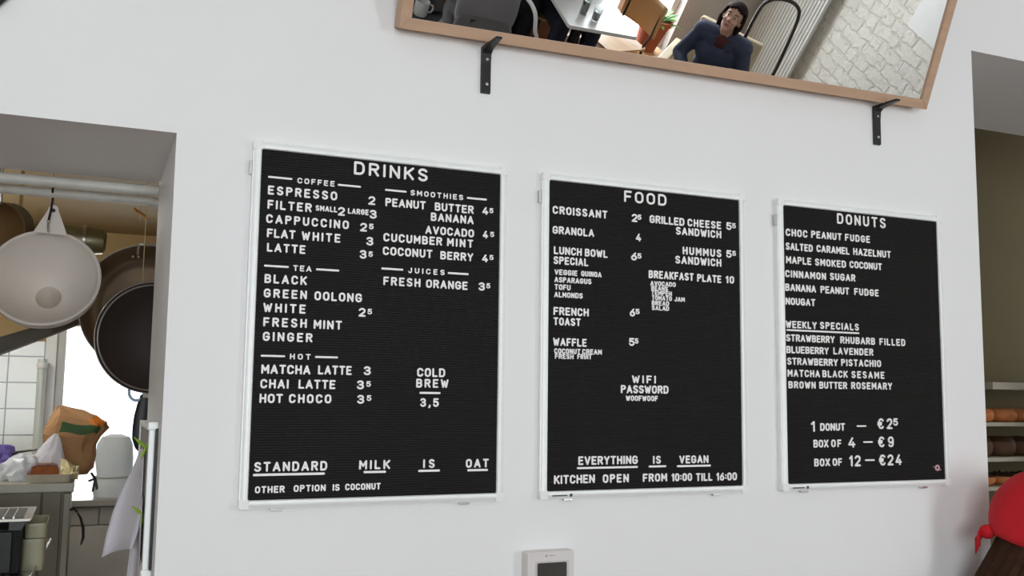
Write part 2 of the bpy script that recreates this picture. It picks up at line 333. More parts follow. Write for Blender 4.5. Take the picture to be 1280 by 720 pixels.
  ('KITCHEN OPEN FROM 10:00 TILL 16:00', [('KITCHEN', -0.2633, -0.3586, 0.1112, 0.0208), ('OPEN', -0.1317, -0.359, 0.074, 0.0206), ('FROM', -0.0192, -0.3593, 0.0714, 0.0202), ('10:00', 0.0637, -0.3598, 0.0623, 0.0198), ('TILL', 0.1363, -0.3609, 0.0511, 0.0201), ('16:00', 0.1979, -0.3613, 0.0653, 0.0203)]),
 ],
 'donuts': [
  ('DONUTS', [('DONUTS', -0.0948, 0.3392, 0.1788, 0.03)]),
  ('CHOC PEANUT FUDGE', [('CHOC', -0.2741, 0.2908, 0.0756, 0.0207), ('PEANUT', -0.1869, 0.2919, 0.1083, 0.0203), ('FUDGE', -0.0677, 0.2925, 0.0918, 0.0202)]),
  ('SALTED CARAMEL HAZELNUT', [('SALTED', -0.2749, 0.2525, 0.0935, 0.0204), ('CARAMEL', -0.1696, 0.2536, 0.1179, 0.0203), ('HAZELNUT', -0.0396, 0.2542, 0.1398, 0.0203)]),
  ('MAPLE SMOKED COCONUT', [('MAPLE', -0.2747, 0.2154, 0.0875, 0.0203), ('SMOKED', -0.1756, 0.2155, 0.1101, 0.0202), ('COCONUT', -0.054, 0.2167, 0.1194, 0.0201)]),
  ('CINNAMON SUGAR', [('CINNAMON', -0.2782, 0.1773, 0.1409, 0.0199), ('SUGAR', -0.1245, 0.1785, 0.0914, 0.0203)]),
  ('BANANA PEANUT FUDGE', [('BANANA', -0.279, 0.1399, 0.1059, 0.0202), ('PEANUT', -0.1588, 0.1402, 0.1023, 0.0201), ('FUDGE', -0.0396, 0.1407, 0.0902, 0.02)]),
  ('NOUGAT', [('NOUGAT', -0.2788, 0.1023, 0.1024, 0.0199)]),
  ('WEEKLY SPECIALS', [('WEEKLY', -0.2797, 0.0397, 0.1063, 0.0196), ('SPECIALS', -0.1632, 0.0409, 0.1381, 0.0198), ('-', -0.2763, 0.0339, 0.2511, 0.0046)]),
  ('STRAWBERRY RHUBARB FILLED', [('STRAWBERRY', -0.2789, 0.0032, 0.1667, 0.0196), ('RHUBARB', -0.0937, 0.0031, 0.1261, 0.0199), ('FILLED', 0.047, 0.0031, 0.0972, 0.02)]),
  ('BLUEBERRY LAVENDER', [('BLUEBERRY', -0.2788, -0.0286, 0.145, 0.0196), ('LAVENDER', -0.1188, -0.0276, 0.1434, 0.0196)]),
  ('STRAWBERRY PISTACHIO', [('STRAWBERRY', -0.2769, -0.0597, 0.174, 0.0196), ('PISTACHIO', -0.0928, -0.059, 0.1446, 0.0198)]),
  ('MATCHA BLACK SESAME', [('MATCHA', -0.2765, -0.0916, 0.1105, 0.0194), ('BLACK', -0.1586, -0.0911, 0.0893, 0.0195), ('SESAME', -0.0569, -0.0915, 0.12, 0.0198)]),
  ('BROWN BUTTER ROSEMARY', [('BROWN', -0.274, -0.1226, 0.0927, 0.0193), ('BUTTER', -0.1704, -0.1221, 0.0981, 0.0194), ('ROSEMARY', -0.059, -0.1219, 0.1493, 0.0198)]),
  ('1 DONUT - €2.5', [('1', -0.2005, -0.2385, 0.016, 0.0289), ('DONUT', -0.1703, -0.2359, 0.0871, 0.0207), ('-', -0.0417, -0.2231, 0.0328, 0.0044), ('€2', 0.0323, -0.2317, 0.0548, 0.03), ('5', 0.0899, -0.2224, 0.0189, 0.0208)]),
  ('BOX OF 4 - €9', [('BOX', -0.1943, -0.2805, 0.0523, 0.021), ('OF', -0.1337, -0.2801, 0.0366, 0.0207), ('4', -0.0737, -0.282, 0.0245, 0.0287), ('-', -0.0201, -0.267, 0.0327, 0.0044), ('€9', 0.0327, -0.282, 0.0574, 0.0299)]),
  ('BOX OF 12 - €24', [('BOX', -0.1929, -0.3307, 0.0547, 0.0209), ('OF', -0.1302, -0.3304, 0.034, 0.0206), ('12', -0.0726, -0.3329, 0.0417, 0.0303), ('-', -0.0156, -0.3166, 0.0332, 0.0044), ('€24', 0.0343, -0.3323, 0.0833, 0.0305)]),
 ],
}
# ------------------------------------------------------------------ the setting
T = 0.545                       # thickness of the menu wall
DL, DR = 0.143, 2.466          # left jamb of the wall piece and its right end
ZL, ZR = 2.042, 2.582          # heads of the two openings
CEIL = 3.55
b = NB()
box(b, -3.0, -1.0, 0, T, 0, CEIL)
box(b, -1.0, DL, 0, T, ZL, CEIL)
box(b, DL, DR, 0, T, 0, CEIL)
box(b, DR, 3.9, 0, T, ZR, CEIL)
box(b, 3.9, 5.2, 0, T, 0, CEIL)
box(b, DR, 3.9, T, 0.633, ZR, CEIL)
struct('wall_front', b, M_wall)
struct('floor', box(NB(), -3.2, 5.4, -5.3, T, -0.1, 0), M_floorwood)
struct('ceiling', box(NB(), -3.2, 5.4, -5.3, T, CEIL, CEIL + 0.1), M_ceil)
struct('wall_left', box(NB(), -3.2, -3.0, -5.1, T, 0, CEIL), M_wall)
M_brick = tile_mat('whitewashed_rough_brick', (236, 232, 222), (226, 221, 208), 0.26, 0.085, 0.1, 0.0, 0.014, 0.85, 0.75, 'YZ', 0.5, 0.8)
struct('wall_right', box(NB(), 5.2, 5.4, -5.1, 0, 0, CEIL), M_brick)
# street wall: the mirrored window, plus an added unseen one for even wall light
W1 = (3.42, 4.455, 0.10, 2.65); W_ADDED = (-2.0, 1.0, 0.6, 2.7)
b = NB(); y0, y1 = -5.1, -4.9
box(b, -3.0, W_ADDED[0], y0, y1, 0, CEIL); box(b, W_ADDED[0], W_ADDED[1], y0, y1, 0, W_ADDED[2]); box(b, W_ADDED[0], W_ADDED[1], y0, y1, W_ADDED[3], CEIL)
box(b, W_ADDED[1], W1[0], y0, y1, 0, CEIL); box(b, W1[0], W1[1], y0, y1, 0, W1[2]); box(b, W1[0], W1[1], y0, y1, W1[3], CEIL)
box(b, W1[1], 5.2, y0, y1, 0, CEIL)
struct('wall_back', b, mat('grey_wall_paint', (196, 190, 184), 0.8, var=0.03, scale=2))
struct('trim_3', box(NB(), 1.0, 3.40, -4.8995, -4.872, 0, 0.95), wood_mat('brown_wainscot', (128, 88, 60), 0.5, (2, 20, 20), 0.2))
for n, w in ((1, W1), (2, W_ADDED)):
    b = NB(); f = 0.055
    box(b, w[0], w[0] + f, -5.06, -5.0, w[2], w[3]); box(b, w[1] - f, w[1], -5.06, -5.0, w[2], w[3])
    box(b, w[0] + f, w[1] - f, -5.06, -5.0, w[2], w[2] + f); box(b, w[0] + f, w[1] - f, -5.06, -5.0, w[3] - f, w[3])
    xm = (w[0] + w[1]) / 2; box(b, xm - f / 2, xm + f / 2, -5.06, -5.0, w[2] + f, w[3] - f)
    wf = struct('window_%d' % n, b, M_white)
    obj('pane', box(NB(), w[0] + f, w[1] - f, -5.035, -5.029, w[2] + f, w[3] - f), M_glass, wf)
# kitchen behind the left opening
KZ = 2.31; KY = 3.3
struct('floor_kitchen', box(NB(), -1.6, 1.9, T, KY + 0.25, -0.1, 0), M_kfloor)
struct('ceiling_kitchen', box(NB(), -1.6, 1.9, T, KY + 0.25, KZ, KZ + 0.1), M_ktan)
struct('wall_kitchen_left', box(NB(), -1.6, -1.5, T, KY, 0, KZ), M_ktan)
struct('wall_kitchen_right', box(NB(), 1.8, 1.9, T, KY, 0, KZ), M_ktan)
b = NB(); kx0, kx1, kz0, kz1 = -0.155, 0.66, 0.955, 1.86
box(b, -1.5, kx0, KY, KY + 0.25, 0, KZ); box(b, kx1, 1.8, KY, KY + 0.25, 0, KZ)
box(b, kx0, kx1, KY, KY + 0.25, 0, kz0); box(b, kx0, kx1, KY, KY + 0.25, kz1, KZ)
struct('wall_kitchen_back', b, M_ktan)
struct('trim_1', box(NB(), -1.5, -0.205, KY - 0.012, KY, 0.9, 1.735), M_tile)
struct('trim_2', box(NB(), -0.205, kx0, KY - 0.02, KY, 0.9, kz1), M_white)
b = NB()
box(b, kx0, kx0 + 0.042, KY - 0.01, KY + 0.05, kz0, kz1); box(b, kx1 - 0.042, kx1, KY - 0.01, KY + 0.05, kz0, kz1)
box(b, kx0 + 0.042, kx1 - 0.042, KY - 0.01, KY + 0.05, kz1 - 0.042, kz1); box(b, kx0 + 0.042, kx1 - 0.042, KY - 0.01, KY + 0.05, kz0, kz0 + 0.03)
wf = struct('window_3', b, mat('grey_window_frame', (190, 190, 186), 0.5))
obj('pane', box(NB(), kx0 + 0.042, kx1 - 0.042, KY + 0.015, KY + 0.021, kz0 + 0.03, kz1 - 0.042), M_glass, wf)
obj('sill', box(NB(), kx0, kx1, KY - 0.06, KY - 0.01, kz0 - 0.03, kz0), M_white, wf)
# bakery room behind the right opening
struct('floor_bakery', box(NB(), 2.0, 6.4, T, 1.6, -0.1, 0), M_kfloor)
struct('ceiling_bakery', box(NB(), 2.0, 6.4, T, 1.6, 3.0, 3.1), M_olive)
struct('wall_bakery_back', box(NB(), 2.0, 6.4, 1.4, 1.6, 0, 3.0), M_olive)
struct('wall_bakery_left', box(NB(), 1.9, 2.0, T, 1.4, 0, 3.0), M_olive)
struct('wall_bakery_right', box(NB(), 6.3, 6.4, T, 1.4, 0, 3.0), M_olive)

# ------------------------------------------------------------------ letter boards
def arc(cx, cy, rx, ry, a0, a1, n=7):
    return [(cx + rx * math.cos(R3(a0 + (a1 - a0) * k / n)), cy + ry * math.sin(R3(a0 + (a1 - a0) * k / n))) for k in range(n + 1)]
OO = arc(.5, .7, .5, .3, 0, 180) + arc(.5, .3, .5, .3, 180, 360) + [(1, .7)]
BOWL = [(0, 1), (.62, 1)] + arc(.62, .76, .38, .24, 90, -90, 6) + [(0, .52)]
GL = {
 'A': (.74, [[(0, 0), (.5, 1), (1, 0)], [(.2, .3), (.8, .3)]]),
 'B': (.64, [[(0, 0), (0, 1), (.6, 1)] + arc(.6, .765, .35, .235, 90, -90, 6) + [(0, .53)], [(.62, .53)] + arc(.62, .265, .38, .265, 90, -90, 6) + [(0, 0)]]),
 'C': (.66, [arc(.5, .7, .5, .3, 15, 180) + arc(.5, .3, .5, .3, 180, 345)]),
 'D': (.66, [[(0, 0), (0, 1), (.5, 1)] + arc(.5, .65, .5, .35, 90, 0, 5) + arc(.5, .35, .5, .35, 0, -90, 5) + [(0, 0)]]),
 'E': (.58, [[(1, 1), (0, 1), (0, 0), (1, 0)], [(0, .52), (.85, .52)]]),
 'F': (.56, [[(1, 1), (0, 1), (0, 0)], [(0, .5), (.85, .5)]]),
 'G': (.68, [arc(.5, .7, .5, .3, 20, 180) + arc(.5, .3, .5, .3, 180, 360) + [(1, .47), (.55, .47)]]),
 'H': (.64, [[(0, 0), (0, 1)], [(1, 0), (1, 1)], [(0, .52), (1, .52)]]),
 'I': (.0, [[(0, 0), (0, 1)]]),
 'J': (.5, [[(1, 1), (1, .3)] + arc(.5, .3, .5, .3, 0, -170, 6)]),
 'K': (.64, [[(0, 0), (0, 1)], [(1, 1), (.0, .38)], [(.34, .58), (1, 0)]]),
 'L': (.54, [[(0, 1), (0, 0), (1, 0)]]),
 'M': (.78, [[(0, 0), (0, 1), (.5, .35), (1, 1), (1, 0)]]),
 'N': (.66, [[(0, 0), (0, 1), (1, 0), (1, 1)]]),
 'O': (.66, [OO]),
 'P': (.62, [[(0, 0)] + BOWL]),
 'Q': (.66, [OO, [(.55, .25), (1.02, -.03)]]),
 'R': (.64, [[(0, 0)] + BOWL, [(.5, .52), (1, 0)]]),
 'S': (.62, [arc(.5, .755, .48, .245, 25, 200, 7) + [(.2, .58), (.75, .44)] + arc(.5, .255, .5, .255, 25, -160, 7)]),
 'T': (.64, [[(0, 1), (1, 1)], [(.5, 1), (.5, 0)]]),
 'U': (.64, [[(0, 1), (0, .3)] + arc(.5, .3, .5, .3, 180, 360) + [(1, 1)]]),
 'V': (.72, [[(0, 1), (.5, 0), (1, 1)]]),
 'W': (.92, [[(0, 1), (.26, 0), (.5, .8), (.74, 0), (1, 1)]]),
 'X': (.66, [[(0, 0), (1, 1)], [(0, 1), (1, 0)]]),
 'Y': (.68, [[(0, 1), (.5, .46), (1, 1)], [(.5, .46), (.5, 0)]]),
 'Z': (.62, [[(0, 1), (1, 1), (0, 0), (1, 0)]]),
 '0': (.62, [OO]),
 '1': (.24, [[(0, .78), (1, 1), (1, 0)]]),
 '2': (.62, [arc(.5, .72, .48, .28, 165, 0, 7) + [(.9, .55), (0, 0), (1, 0)]]),
 '3': (.62, [arc(.48, .76, .46, .24, 160, -80, 8) + [(.4, .53), (.6, .52)] + arc(.5, .26, .5, .26, 75, -165, 8)]),
 '4': (.68, [[(.62, 1), (0, .26), (1, .26)], [(.74, .5), (.74, 0)]]),
 '5': (.62, [[(.95, 1), (.1, 1), (.06, .56)] + arc(.48, .32, .52, .32, 130, -160, 9)]),
 '6': (.62, [[(.8, 1), (.12, .5)], arc(.5, .31, .5, .31, 0, 360, 12)]),
 '9': (.62, [arc(.5, .7, .5, .3, 0, 360, 12), [(1, .7), (1, .3)] + arc(.5, .3, .5, .3, 0, -150, 6)]),
 ':': (.0, [[(0, .72), (0, .70)], [(0, .28), (0, .26)]]),
 ',': (.1, [[(1, .08), (0, -.2)]]),
 '\u20ac': (.66, [arc(.58, .7, .46, .3, 30, 180) + arc(.58, .3, .46, .3, 180, 330), [(-.08, .6), (.62, .6)], [(-.08, .4), (.58, .4)]]),
}
def stroke(bm, P, r, y0, y1):      # one pen stroke with round ends, P runs smoothly
    P = [Vector(p) for p in P]; Q = [P[0]]
    for p in P[1:]:
        if (p - Q[-1]).length > 1e-6: Q.append(p)
    if len(Q) == 1:
        prism(bm, [(Q[0].x + r * math.cos(R3(30 * k)), Q[0].y + r * math.sin(R3(30 * k))) for k in range(12)], y0, y1); return
    closed = len(Q) > 3 and (Q[0] - Q[-1]).length < 1e-5
    if closed: Q.pop()
    n = len(Q); Lf, Rt = [], []
    for k in range(n):
        d0 = (Q[k] - Q[k - 1]).normalized() if (closed or k) else (Q[1] - Q[0]).normalized()
        d1 = (Q[(k + 1) % n] - Q[k]).normalized() if (closed or k < n - 1) else d0
        nv = Vector((-(d0 + d1).y, (d0 + d1).x)); nv = nv.normalized() if nv.length > 1e-6 else Vector((-d0.y, d0.x))
        c = max(0.5, nv.dot(Vector((-d0.y, d0.x)))); Lf.append(Q[k] + nv * r / c); Rt.append(Q[k] - nv * r / c)
    fv = lambda p, y: bm.verts.new((p.x, y, p.y))
    LF, RF = [fv(p, y0) for p in Lf], [fv(p, y0) for p in Rt]; LB, RB = [fv(p, y1) for p in Lf], [fv(p, y1) for p in Rt]
    for k in range(n if closed else n - 1):
        m_ = (k + 1) % n
        bm.faces.new((LF[k], LF[m_], RF[m_], RF[k])); bm.faces.new((LF[k], LB[k], LB[m_], LF[m_])); bm.faces.new((RF[k], RF[m_], RB[m_], RB[k]))
    if not closed:
        for k, d, A, B, A2, B2 in ((0, (Q[0] - Q[1]).normalized(), LF[0], RF[0], LB[0], RB[0]), (n - 1, (Q[-1] - Q[-2]).normalized(), RF[-1], LF[-1], RB[-1], LB[-1])):
            a0 = math.atan2(A.co.z - Q[k].y, A.co.x - Q[k].x); a1 = math.atan2(d.y, d.x); sg = 1 if math.sin(a1 - a0) > 0 else -1
            mid = [Q[k] + r * Vector((math.cos(a0 + sg * R3(q)), math.sin(a0 + sg * R3(q)))) for q in (36, 72, 108, 144)]
            F = [A] + [fv(p, y0) for p in mid] + [B]; K = [A2] + [fv(p, y1) for p in mid] + [B2]
            bm.faces.new(F)
            for u in range(5): bm.faces.new((F[u], K[u], K[u + 1], F[u + 1]))
def split_sharp(P, lim=50):
    out = [[P[0]]]; n = len(P)
    for k in range(1, n):
        out[-1].append(P[k])
        if k < n - 1:
            d0 = Vector(P[k]) - Vector(P[k - 1]); d1 = Vector(P[k + 1]) - Vector(P[k])
            if d0.length > 1e-6 and d1.length > 1e-6 and d0.angle(d1) > R3(lim): out.append([P[k]])
    if len(out) > 1 and False: pass
    return out
def word(bm, text, x, z, width, capH, y0, y1):
    sw = capH * (0.175 if capH > 0.024 else 0.205 if capH > 0.015 else 0.215); h = capH - sw; n = len(text)
    ws = [GL[c][0] * h for c in text]
    free = width - sum(ws) - n * sw
    if n == 1:
        sc = max(0.75, min(1.25, (width - sw) / max(ws[0], 1e-6))) if ws[0] > 0 else 1; gap = 0
    else:
        gap = free / (n - 1); sc = 1.0
        want = 0.13 * capH
        if gap < want:
            sc = max(0.55, (width - n * sw - want * (n - 1)) / sum(ws)); gap = (width - n * sw - sum(ws) * sc) / (n - 1)
        elif gap > 0.32 * capH and n > 2:
            sc = min(1.22, 1 + (gap - 0.32 * capH) * (n - 1) / sum(ws)); gap = (width - n * sw - sum(ws) * sc) / (n - 1)
    cx = x
    for c, w in zip(text, ws):
        w *= sc
        for pl in GL[c][1]:
            P = [(cx + sw / 2 + px * w, z + sw / 2 + pz * h) for px, pz in pl]
            for sp in split_sharp(P):
                word.k = (word.k + 1) % 9; stroke(bm, sp, sw / 2, y0 - 0.00003 * word.k, y1)
        cx += w + sw + gap
word.k = 0
IW, IH = 0.5605, 0.75; FW = 0.0185
def make_board(name, label, bx, rows, slot):
    t = thing(name, label, 'menu board', (bx, 0, 1.6484))
    # grooved felt panel: one ridge every 5.5 mm
    bm = NB(); n = 137; prof = []
    for k in range(n):
        z = -IH / 2 - 0.002 + (IH + 0.004) * k / n; dz = (IH + 0.004) / n
        prof += [(-0.0150, z), (-0.0165, z + dz * 0.15), (-0.0165, z + dz * 0.72), (-0.0150, z + dz * 0.87)]
    prof.append((-0.0150, IH / 2 + 0.002))
    w2 = IW / 2 + 0.002
    quadstrip(bm, [[(-w2, y, z), (w2, y, z)] for y, z in prof])
    box(bm, -w2, w2, -0.0145, -0.001, -IH / 2 - 0.002, IH / 2 + 0.002)
    obj('letter_panel', bm, M_felt, t)
    # rails: a domed aluminium profile with a lower outer step
    pr = [(0.0, -0.001), (0.0, -0.0150), (0.0030, -0.0158), (0.0034, -0.0176), (0.0075, -0.0203), (0.0125, -0.0208), (0.0165, -0.0200), (FW, -0.0172), (FW, -0.001)]
    CC = 0.020
    def rail(side):
        bm = NB(); hw, hh = IW / 2 + FW, IH / 2 + FW
        ends = []
        L = (hw if side in 'tb' else hh) - CC
        for s in (-L, L):
            ring = []
            for u, y in pr:
                if side == 't': q = (s, y, hh - u)
                elif side == 'b': q = (s, y, -hh + u)
                elif side == 'l': q = (-hw + u, y, s)
                else: q = (hw - u, y, s)
                ring.append(bm.verts.new(q))
            ends.append(ring)
        A, B = ends; n = len(pr)
        for k in range(n): bm.faces.new((A[k], A[(k + 1) % n], B[(k + 1) % n], B[k]))
        bm.faces.new(A); bm.faces.new(B[::-1])
        o = obj('frame_rail', bm, M_alu, t, smooth=True)
        return o
    rails = {s: rail(s) for s in 'tblr'}
    hw, hh = IW / 2 + FW, IH / 2 + FW
    for sx in (-1, 1):
        for sz in (-1, 1):
            bm = NB(); e = 0.0005; r = 0.006
            out = [(hw + e, hh - CC), (hw + e, hh + e - r)] + [(hw + e - r + r * math.cos(R3(a)), hh + e - r + r * math.sin(R3(a))) for a in (30, 60)] + [(hw + e - r, hh + e), (hw - CC, hh + e), (hw - CC, hh - FW - 0.001), (hw - FW - 0.001, hh - FW - 0.001), (hw - FW - 0.001, hh - CC)]
            poly = [(sx * p, sz * q) for p, q in out]
            if sx * sz < 0: poly = poly[::-1]
            prism(bm, poly, -0.0205, -0.001)
            obj('corner_cap', bm, M_cap, t, bevel=0.001)
    # small wall hooks at the left side and under the bottom rail
    bm = NB(); box(bm, -hw - 0.006, -hw - 0.0002, -0.013, -0.001, hh - 0.075, hh - 0.045); obj('hanging_clip', bm, M_screw, t, bevel=0.001)
    for dx in (0.06, IW - 0.075):
        bm = NB(); box(bm, -IW / 2 + dx - 0.012, -IW / 2 + dx + 0.012, -0.012, -0.001, -hh - 0.006, -hh - 0.0002); obj('hanging_clip', bm, mat('grey_clip', (150, 152, 150), 0.5) if False else M_screw, t, bevel=0.001)
    if slot:
        bm = NB(); prism(bm, rrect(-IW / 2 + 0.012, -IW / 2 + 0.052, -hh + 0.0065, -hh + 0.0095, 0.0014, 3), -0.0216, -0.0205)
        lathe(bm, [(0, 0), (0.0042, 0), (0.0036, 0.0012), (0, 0.0014)], (-IW / 2 + 0.062, -0.0207, -hh + 0.0085), (0, -1, 0), 12)
        tag(obj('lock_slot', bm, mat('dark_slot', (70, 72, 72), 0.5), t), 'dark slot and screw in the bottom rail')
    for lab, runs in rows:          # words of a line together; every price and every rule is a piece of its own
        runs = [(q[0],) + ((q[1], q[2], q[3], q[4]) if q[0] == '-' or len(q[0]) < 2 else (q[1] + 0.0008, q[2], q[3] - 0.0018, q[4])) for q in runs]
        parts = []
        for q in runs:
            if q[0][0].isalpha() and len(q[0]) > 1:
                if parts and q[1] - (parts[-1][-1][1] + parts[-1][-1][3]) < 0.9 * q[4]: parts[-1].append(q)
                else: parts.append([q])
        for words in parts:
            bm = NB()
            for text, x, z, w, ch in words: word(bm, text, x, z, w, ch, -0.0182, -0.0160)
            tag(obj('menu_lettering', bm, M_letter, t), 'white letters reading ' + ' '.join(q[0] for q in words))
        for text, x, z, w, ch in runs:
            if text == '-':
                bm = NB(); prism(bm, rrect(x, x + w, z - ch / 2, z + ch / 2, min(ch, w) * 0.3, 3), -0.0182, -0.0160); obj('rule_line', bm, M_letter, t)
            elif not (text[0].isalpha() and len(text) > 1):
                bm = NB(); word(bm, text, x, z, w, ch, -0.0182, -0.0160)
                tag(obj('menu_lettering', bm, M_letter, t), 'white digits reading ' + text)
    return t
make_board('menu_board', 'black letter board headed DRINKS, left of the three, beside the kitchen opening', 0.5991, MENU['drinks'], False)
make_board('menu_board', 'black letter board headed FOOD, middle of the three, above the thermostat', 1.2898, MENU['food'], True)
brd = make_board('menu_board', 'black letter board headed DONUTS, right of the three, beside the bakery opening', 1.9965, MENU['donuts'], True)
# pink donut emblem in the lower right corner of the donuts board
bm = NB(); lathe(bm, [(0.0036, 0), (0.0036, 0.0018), (0.0060, 0.0030), (0.0088, 0.0018), (0.0088, 0)], (0.250, -0.0166, -0.342), (0, -1, 0), 20)
em = tag(obj('donut_emblem', bm, M_pink, brd, smooth=True), 'tiny pink ring-shaped donut emblem')
bm = NB()
for dx, dz, a in ((-0.0125, 0.003, 0.2), (0.0115, -0.006, -0.5)):
    box(bm, -0.0025, 0.0025, -0.0006, 0.0006, -0.001, 0.001, Matrix.Translation((0.25 + dx, -0.0172, -0.342 + dz)) @ Matrix.Rotation(a, 4, 'Y'))
obj('sprinkle_mark', bm, M_pink, em)

# ------------------------------------------------------------------ leaning mirror on two brackets
LEAN, MT, MW, MX, MZ, MH, MROLL = 0.42, 0.046, 0.027, 0.611, 2.352, 1.0, 0.010
e = Vector((math.cos(MROLL), 0, math.sin(MROLL))); nn = Vector((0, -math.cos(LEAN), -math.sin(LEAN)))
uu = Vector((0, -math.sin(LEAN), math.cos(LEAN))); uu = (uu - e * uu.dot(e)).normalized()
mir = thing('wall_mirror', 'large mirror in a pale oak frame leaning out from the wall above the boards', 'mirror')
mm = Matrix((e, -nn, uu)).transposed().to_4x4(); mm.translation = Vector((MX, -0.002, MZ)); mir.matrix_world = mm
ML = 1.611
def mrail(pts):
    bm = NB(); A = [bm.verts.new((x, 0, z)) for x, z in pts]; B = [bm.verts.new((x, -MT, z)) for x, z in pts]
    bm.faces.new(A); bm.faces.new(B[::-1])
    for k in range(4): bm.faces.new((A[k], B[k], B[(k + 1) % 4], A[(k + 1) % 4]))
    obj('frame_rail', bm, M_oak, mir, bevel=0.0015)
mrail([(0, 0), (ML, 0), (ML - MW, MW), (MW, MW)]); mrail([(0, MH), (ML, MH), (ML - MW, MH - MW), (MW, MH - MW)][::-1])
mrail([(0, 0), (MW, MW), (MW, MH - MW), (0, MH)]); mrail([(ML, 0), (ML, MH), (ML - MW, MH - MW), (ML - MW, MW)])
obj('mirror_glass', box(NB(), MW - 0.001, ML - MW + 0.001, -0.040, -0.036, MW - 0.001, MH - MW + 0.001), M_mirror, mir)
obj('back_board', box(NB(), MW - 0.002, ML - MW + 0.002, -0.0355, -0.028, MW - 0.002, MH - MW + 0.002), M_oakside, mir)
def bracket(x, zt, label):
    t = thing('shelf_bracket', label, 'bracket', (x, 0, zt), 0, 'brackets under the mirror')
    w = 0.0125; bm = NB()
    prof = [(-0.001, 0), (-0.088, 0), (-0.092, -0.003), (-0.088, -0.006), (-0.045, -0.0075), (-0.020, -0.0095), (-0.0105, -0.017), (-0.0080, -0.040), (-0.0075, -0.113), (-0.001, -0.115)]
    tw_ = lambda y: w * (1 - 0.45 * max(0, (-y - 0.02) / 0.07))
    A = [bm.verts.new((-tw_(y), y, z)) for y, z in prof]; B = [bm.verts.new((tw_(y), y, z)) for y, z in prof]; n = len(prof)
    bm.faces.new(A); bm.faces.new(B[::-1])
    for k in range(n): bm.faces.new((A[k], B[k], B[(k + 1) % n], A[(k + 1) % n]))
    obj('bracket_body', bm, M_black, t, bevel=0.0012)
    for z in (-0.030, -0.092):
        tag(obj('screw', lathe(NB(), [(0, 0), (0.0042, 0), (0.0034, 0.002), (0, 0.0026)], (0.002, -0.0078, z), (0, -1, 0), 12), M_screw, t), 'silver screw head')
bracket(0.842, 2.3365, 'black angle bracket under the left end of the mirror, above DRINKS board')
bracket(2.070, 2.3500, 'black angle bracket under the right end of the mirror, above DONUTS board')

# ------------------------------------------------------------------ thermostat
t = thing('thermostat', 'white wall thermostat with a dark screen below the FOOD board', 'thermostat', (1.013, 0, 1.082))
M_tw = mat('white_thermostat_plastic', (214, 209, 206), 0.4, var=0.01)
bm = NB(); prism(bm, rrect(-0.060, 0.060, -0.055, 0.055, 0.004, 3), -0.035, -0.0005); obj('casing', bm, M_tw, t, bevel=0.0018)
bm = NB(); prism(bm, rrect(-0.040, 0.0465, -0.013, 0.0335, 0.003, 3), -0.0362, -0.0348); obj('screen_bezel', bm, mat('grey_bezel', (196, 190, 188), 0.4), t)
bm = NB(); prism(bm, rrect(-0.0355, 0.040, -0.006, 0.0300, 0.004, 4), -0.0372, -0.036); tag(obj('screen', bm, mat('dark_lcd', (52, 48, 42), 0.25), t), 'dark screen')
bm = NB(); lathe(bm, [(0, 0), (0.0026, 0), (0.002, 0.0006), (0, 0.0008)], (-0.012, -0.035, 0.0455), (0, -1, 0), 14)
for k in range(5): box(bm, -0.0065 + k * 0.0034, -0.0042 + k * 0.0034, -0.0356, -0.035, 0.0448, 0.0462 + 0.0006 * (k % 3))
obj('logo_mark', bm, mat('grey_print', (150, 146, 148), 0.5), t)
for k in range(2):
    bm = NB(); prism(bm, rrect(-0.03 + k * 0.04, -0.01 + k * 0.04, -0.040, -0.028, 0.003, 3), -0.0368, -0.0348); obj('button', bm, M_tw, t)

# dark object end at the upper left corner of the picture
bm = NB(); P = at(-9, 8, -0.012); Q = at(12, -10, -0.012); tube(bm, [P, P.lerp(Q, .5) + Vector((0, -0.002, 0)), Q], 0.008, 10)
tag(obj('black_cable', bm, M_black, smooth=True), 'short black cable on the wall at the upper left corner of the picture', 'cable')

# ------------------------------------------------------------------ kitchen: rack and what hangs from it
M_pipe = mat('worn_white_pipe', (205, 206, 200), 0.42, var=0.10, scale=18)
rk = thing('pot_rack', 'white tubular pot rack across the head of the kitchen opening', 'rack', (0.0, 0.72, 0))
RZ = at(0, 221.5, 0.60).z
YB = (RZ - CAM.z) / (at(0, 235.5, 0.60).z - CAM.z) * (0.60 - CAM.y) + CAM.y - 0.72
for yy, rr, xe in ((-0.12, 0.0138, 0.205), (YB, 0.0132, 0.184)):
    pts = [(-1.05, yy, 0.0), (-1.05, yy, RZ - 0.05)] + [(-1.05 + 0.05 - 0.05 * math.cos(R3(a)), yy, RZ - 0.05 + 0.05 * math.sin(R3(a))) for a in (22, 45, 68)]
    pts += [(-1.0, yy, RZ), (-0.4, yy, RZ), (0.0, yy, RZ), (xe - 0.05, yy, RZ)]
    pts += [(xe - 0.05 + 0.05 * math.sin(R3(a)), yy, RZ - 0.05 + 0.05 * math.cos(R3(a))) for a in (22, 45, 68)] + [(xe, yy, RZ - 0.05), (xe, yy, 0.0)]
    obj('rack_tube', tube(NB(), pts, rr, 12), M_pipe, rk, smooth=True)
for xx in (-0.9, -0.45): obj('cross_bar', tube(NB(), [(xx, -0.12, RZ), (xx, YB, RZ)], 0.007, 8), M_pipe, rk, smooth=True)
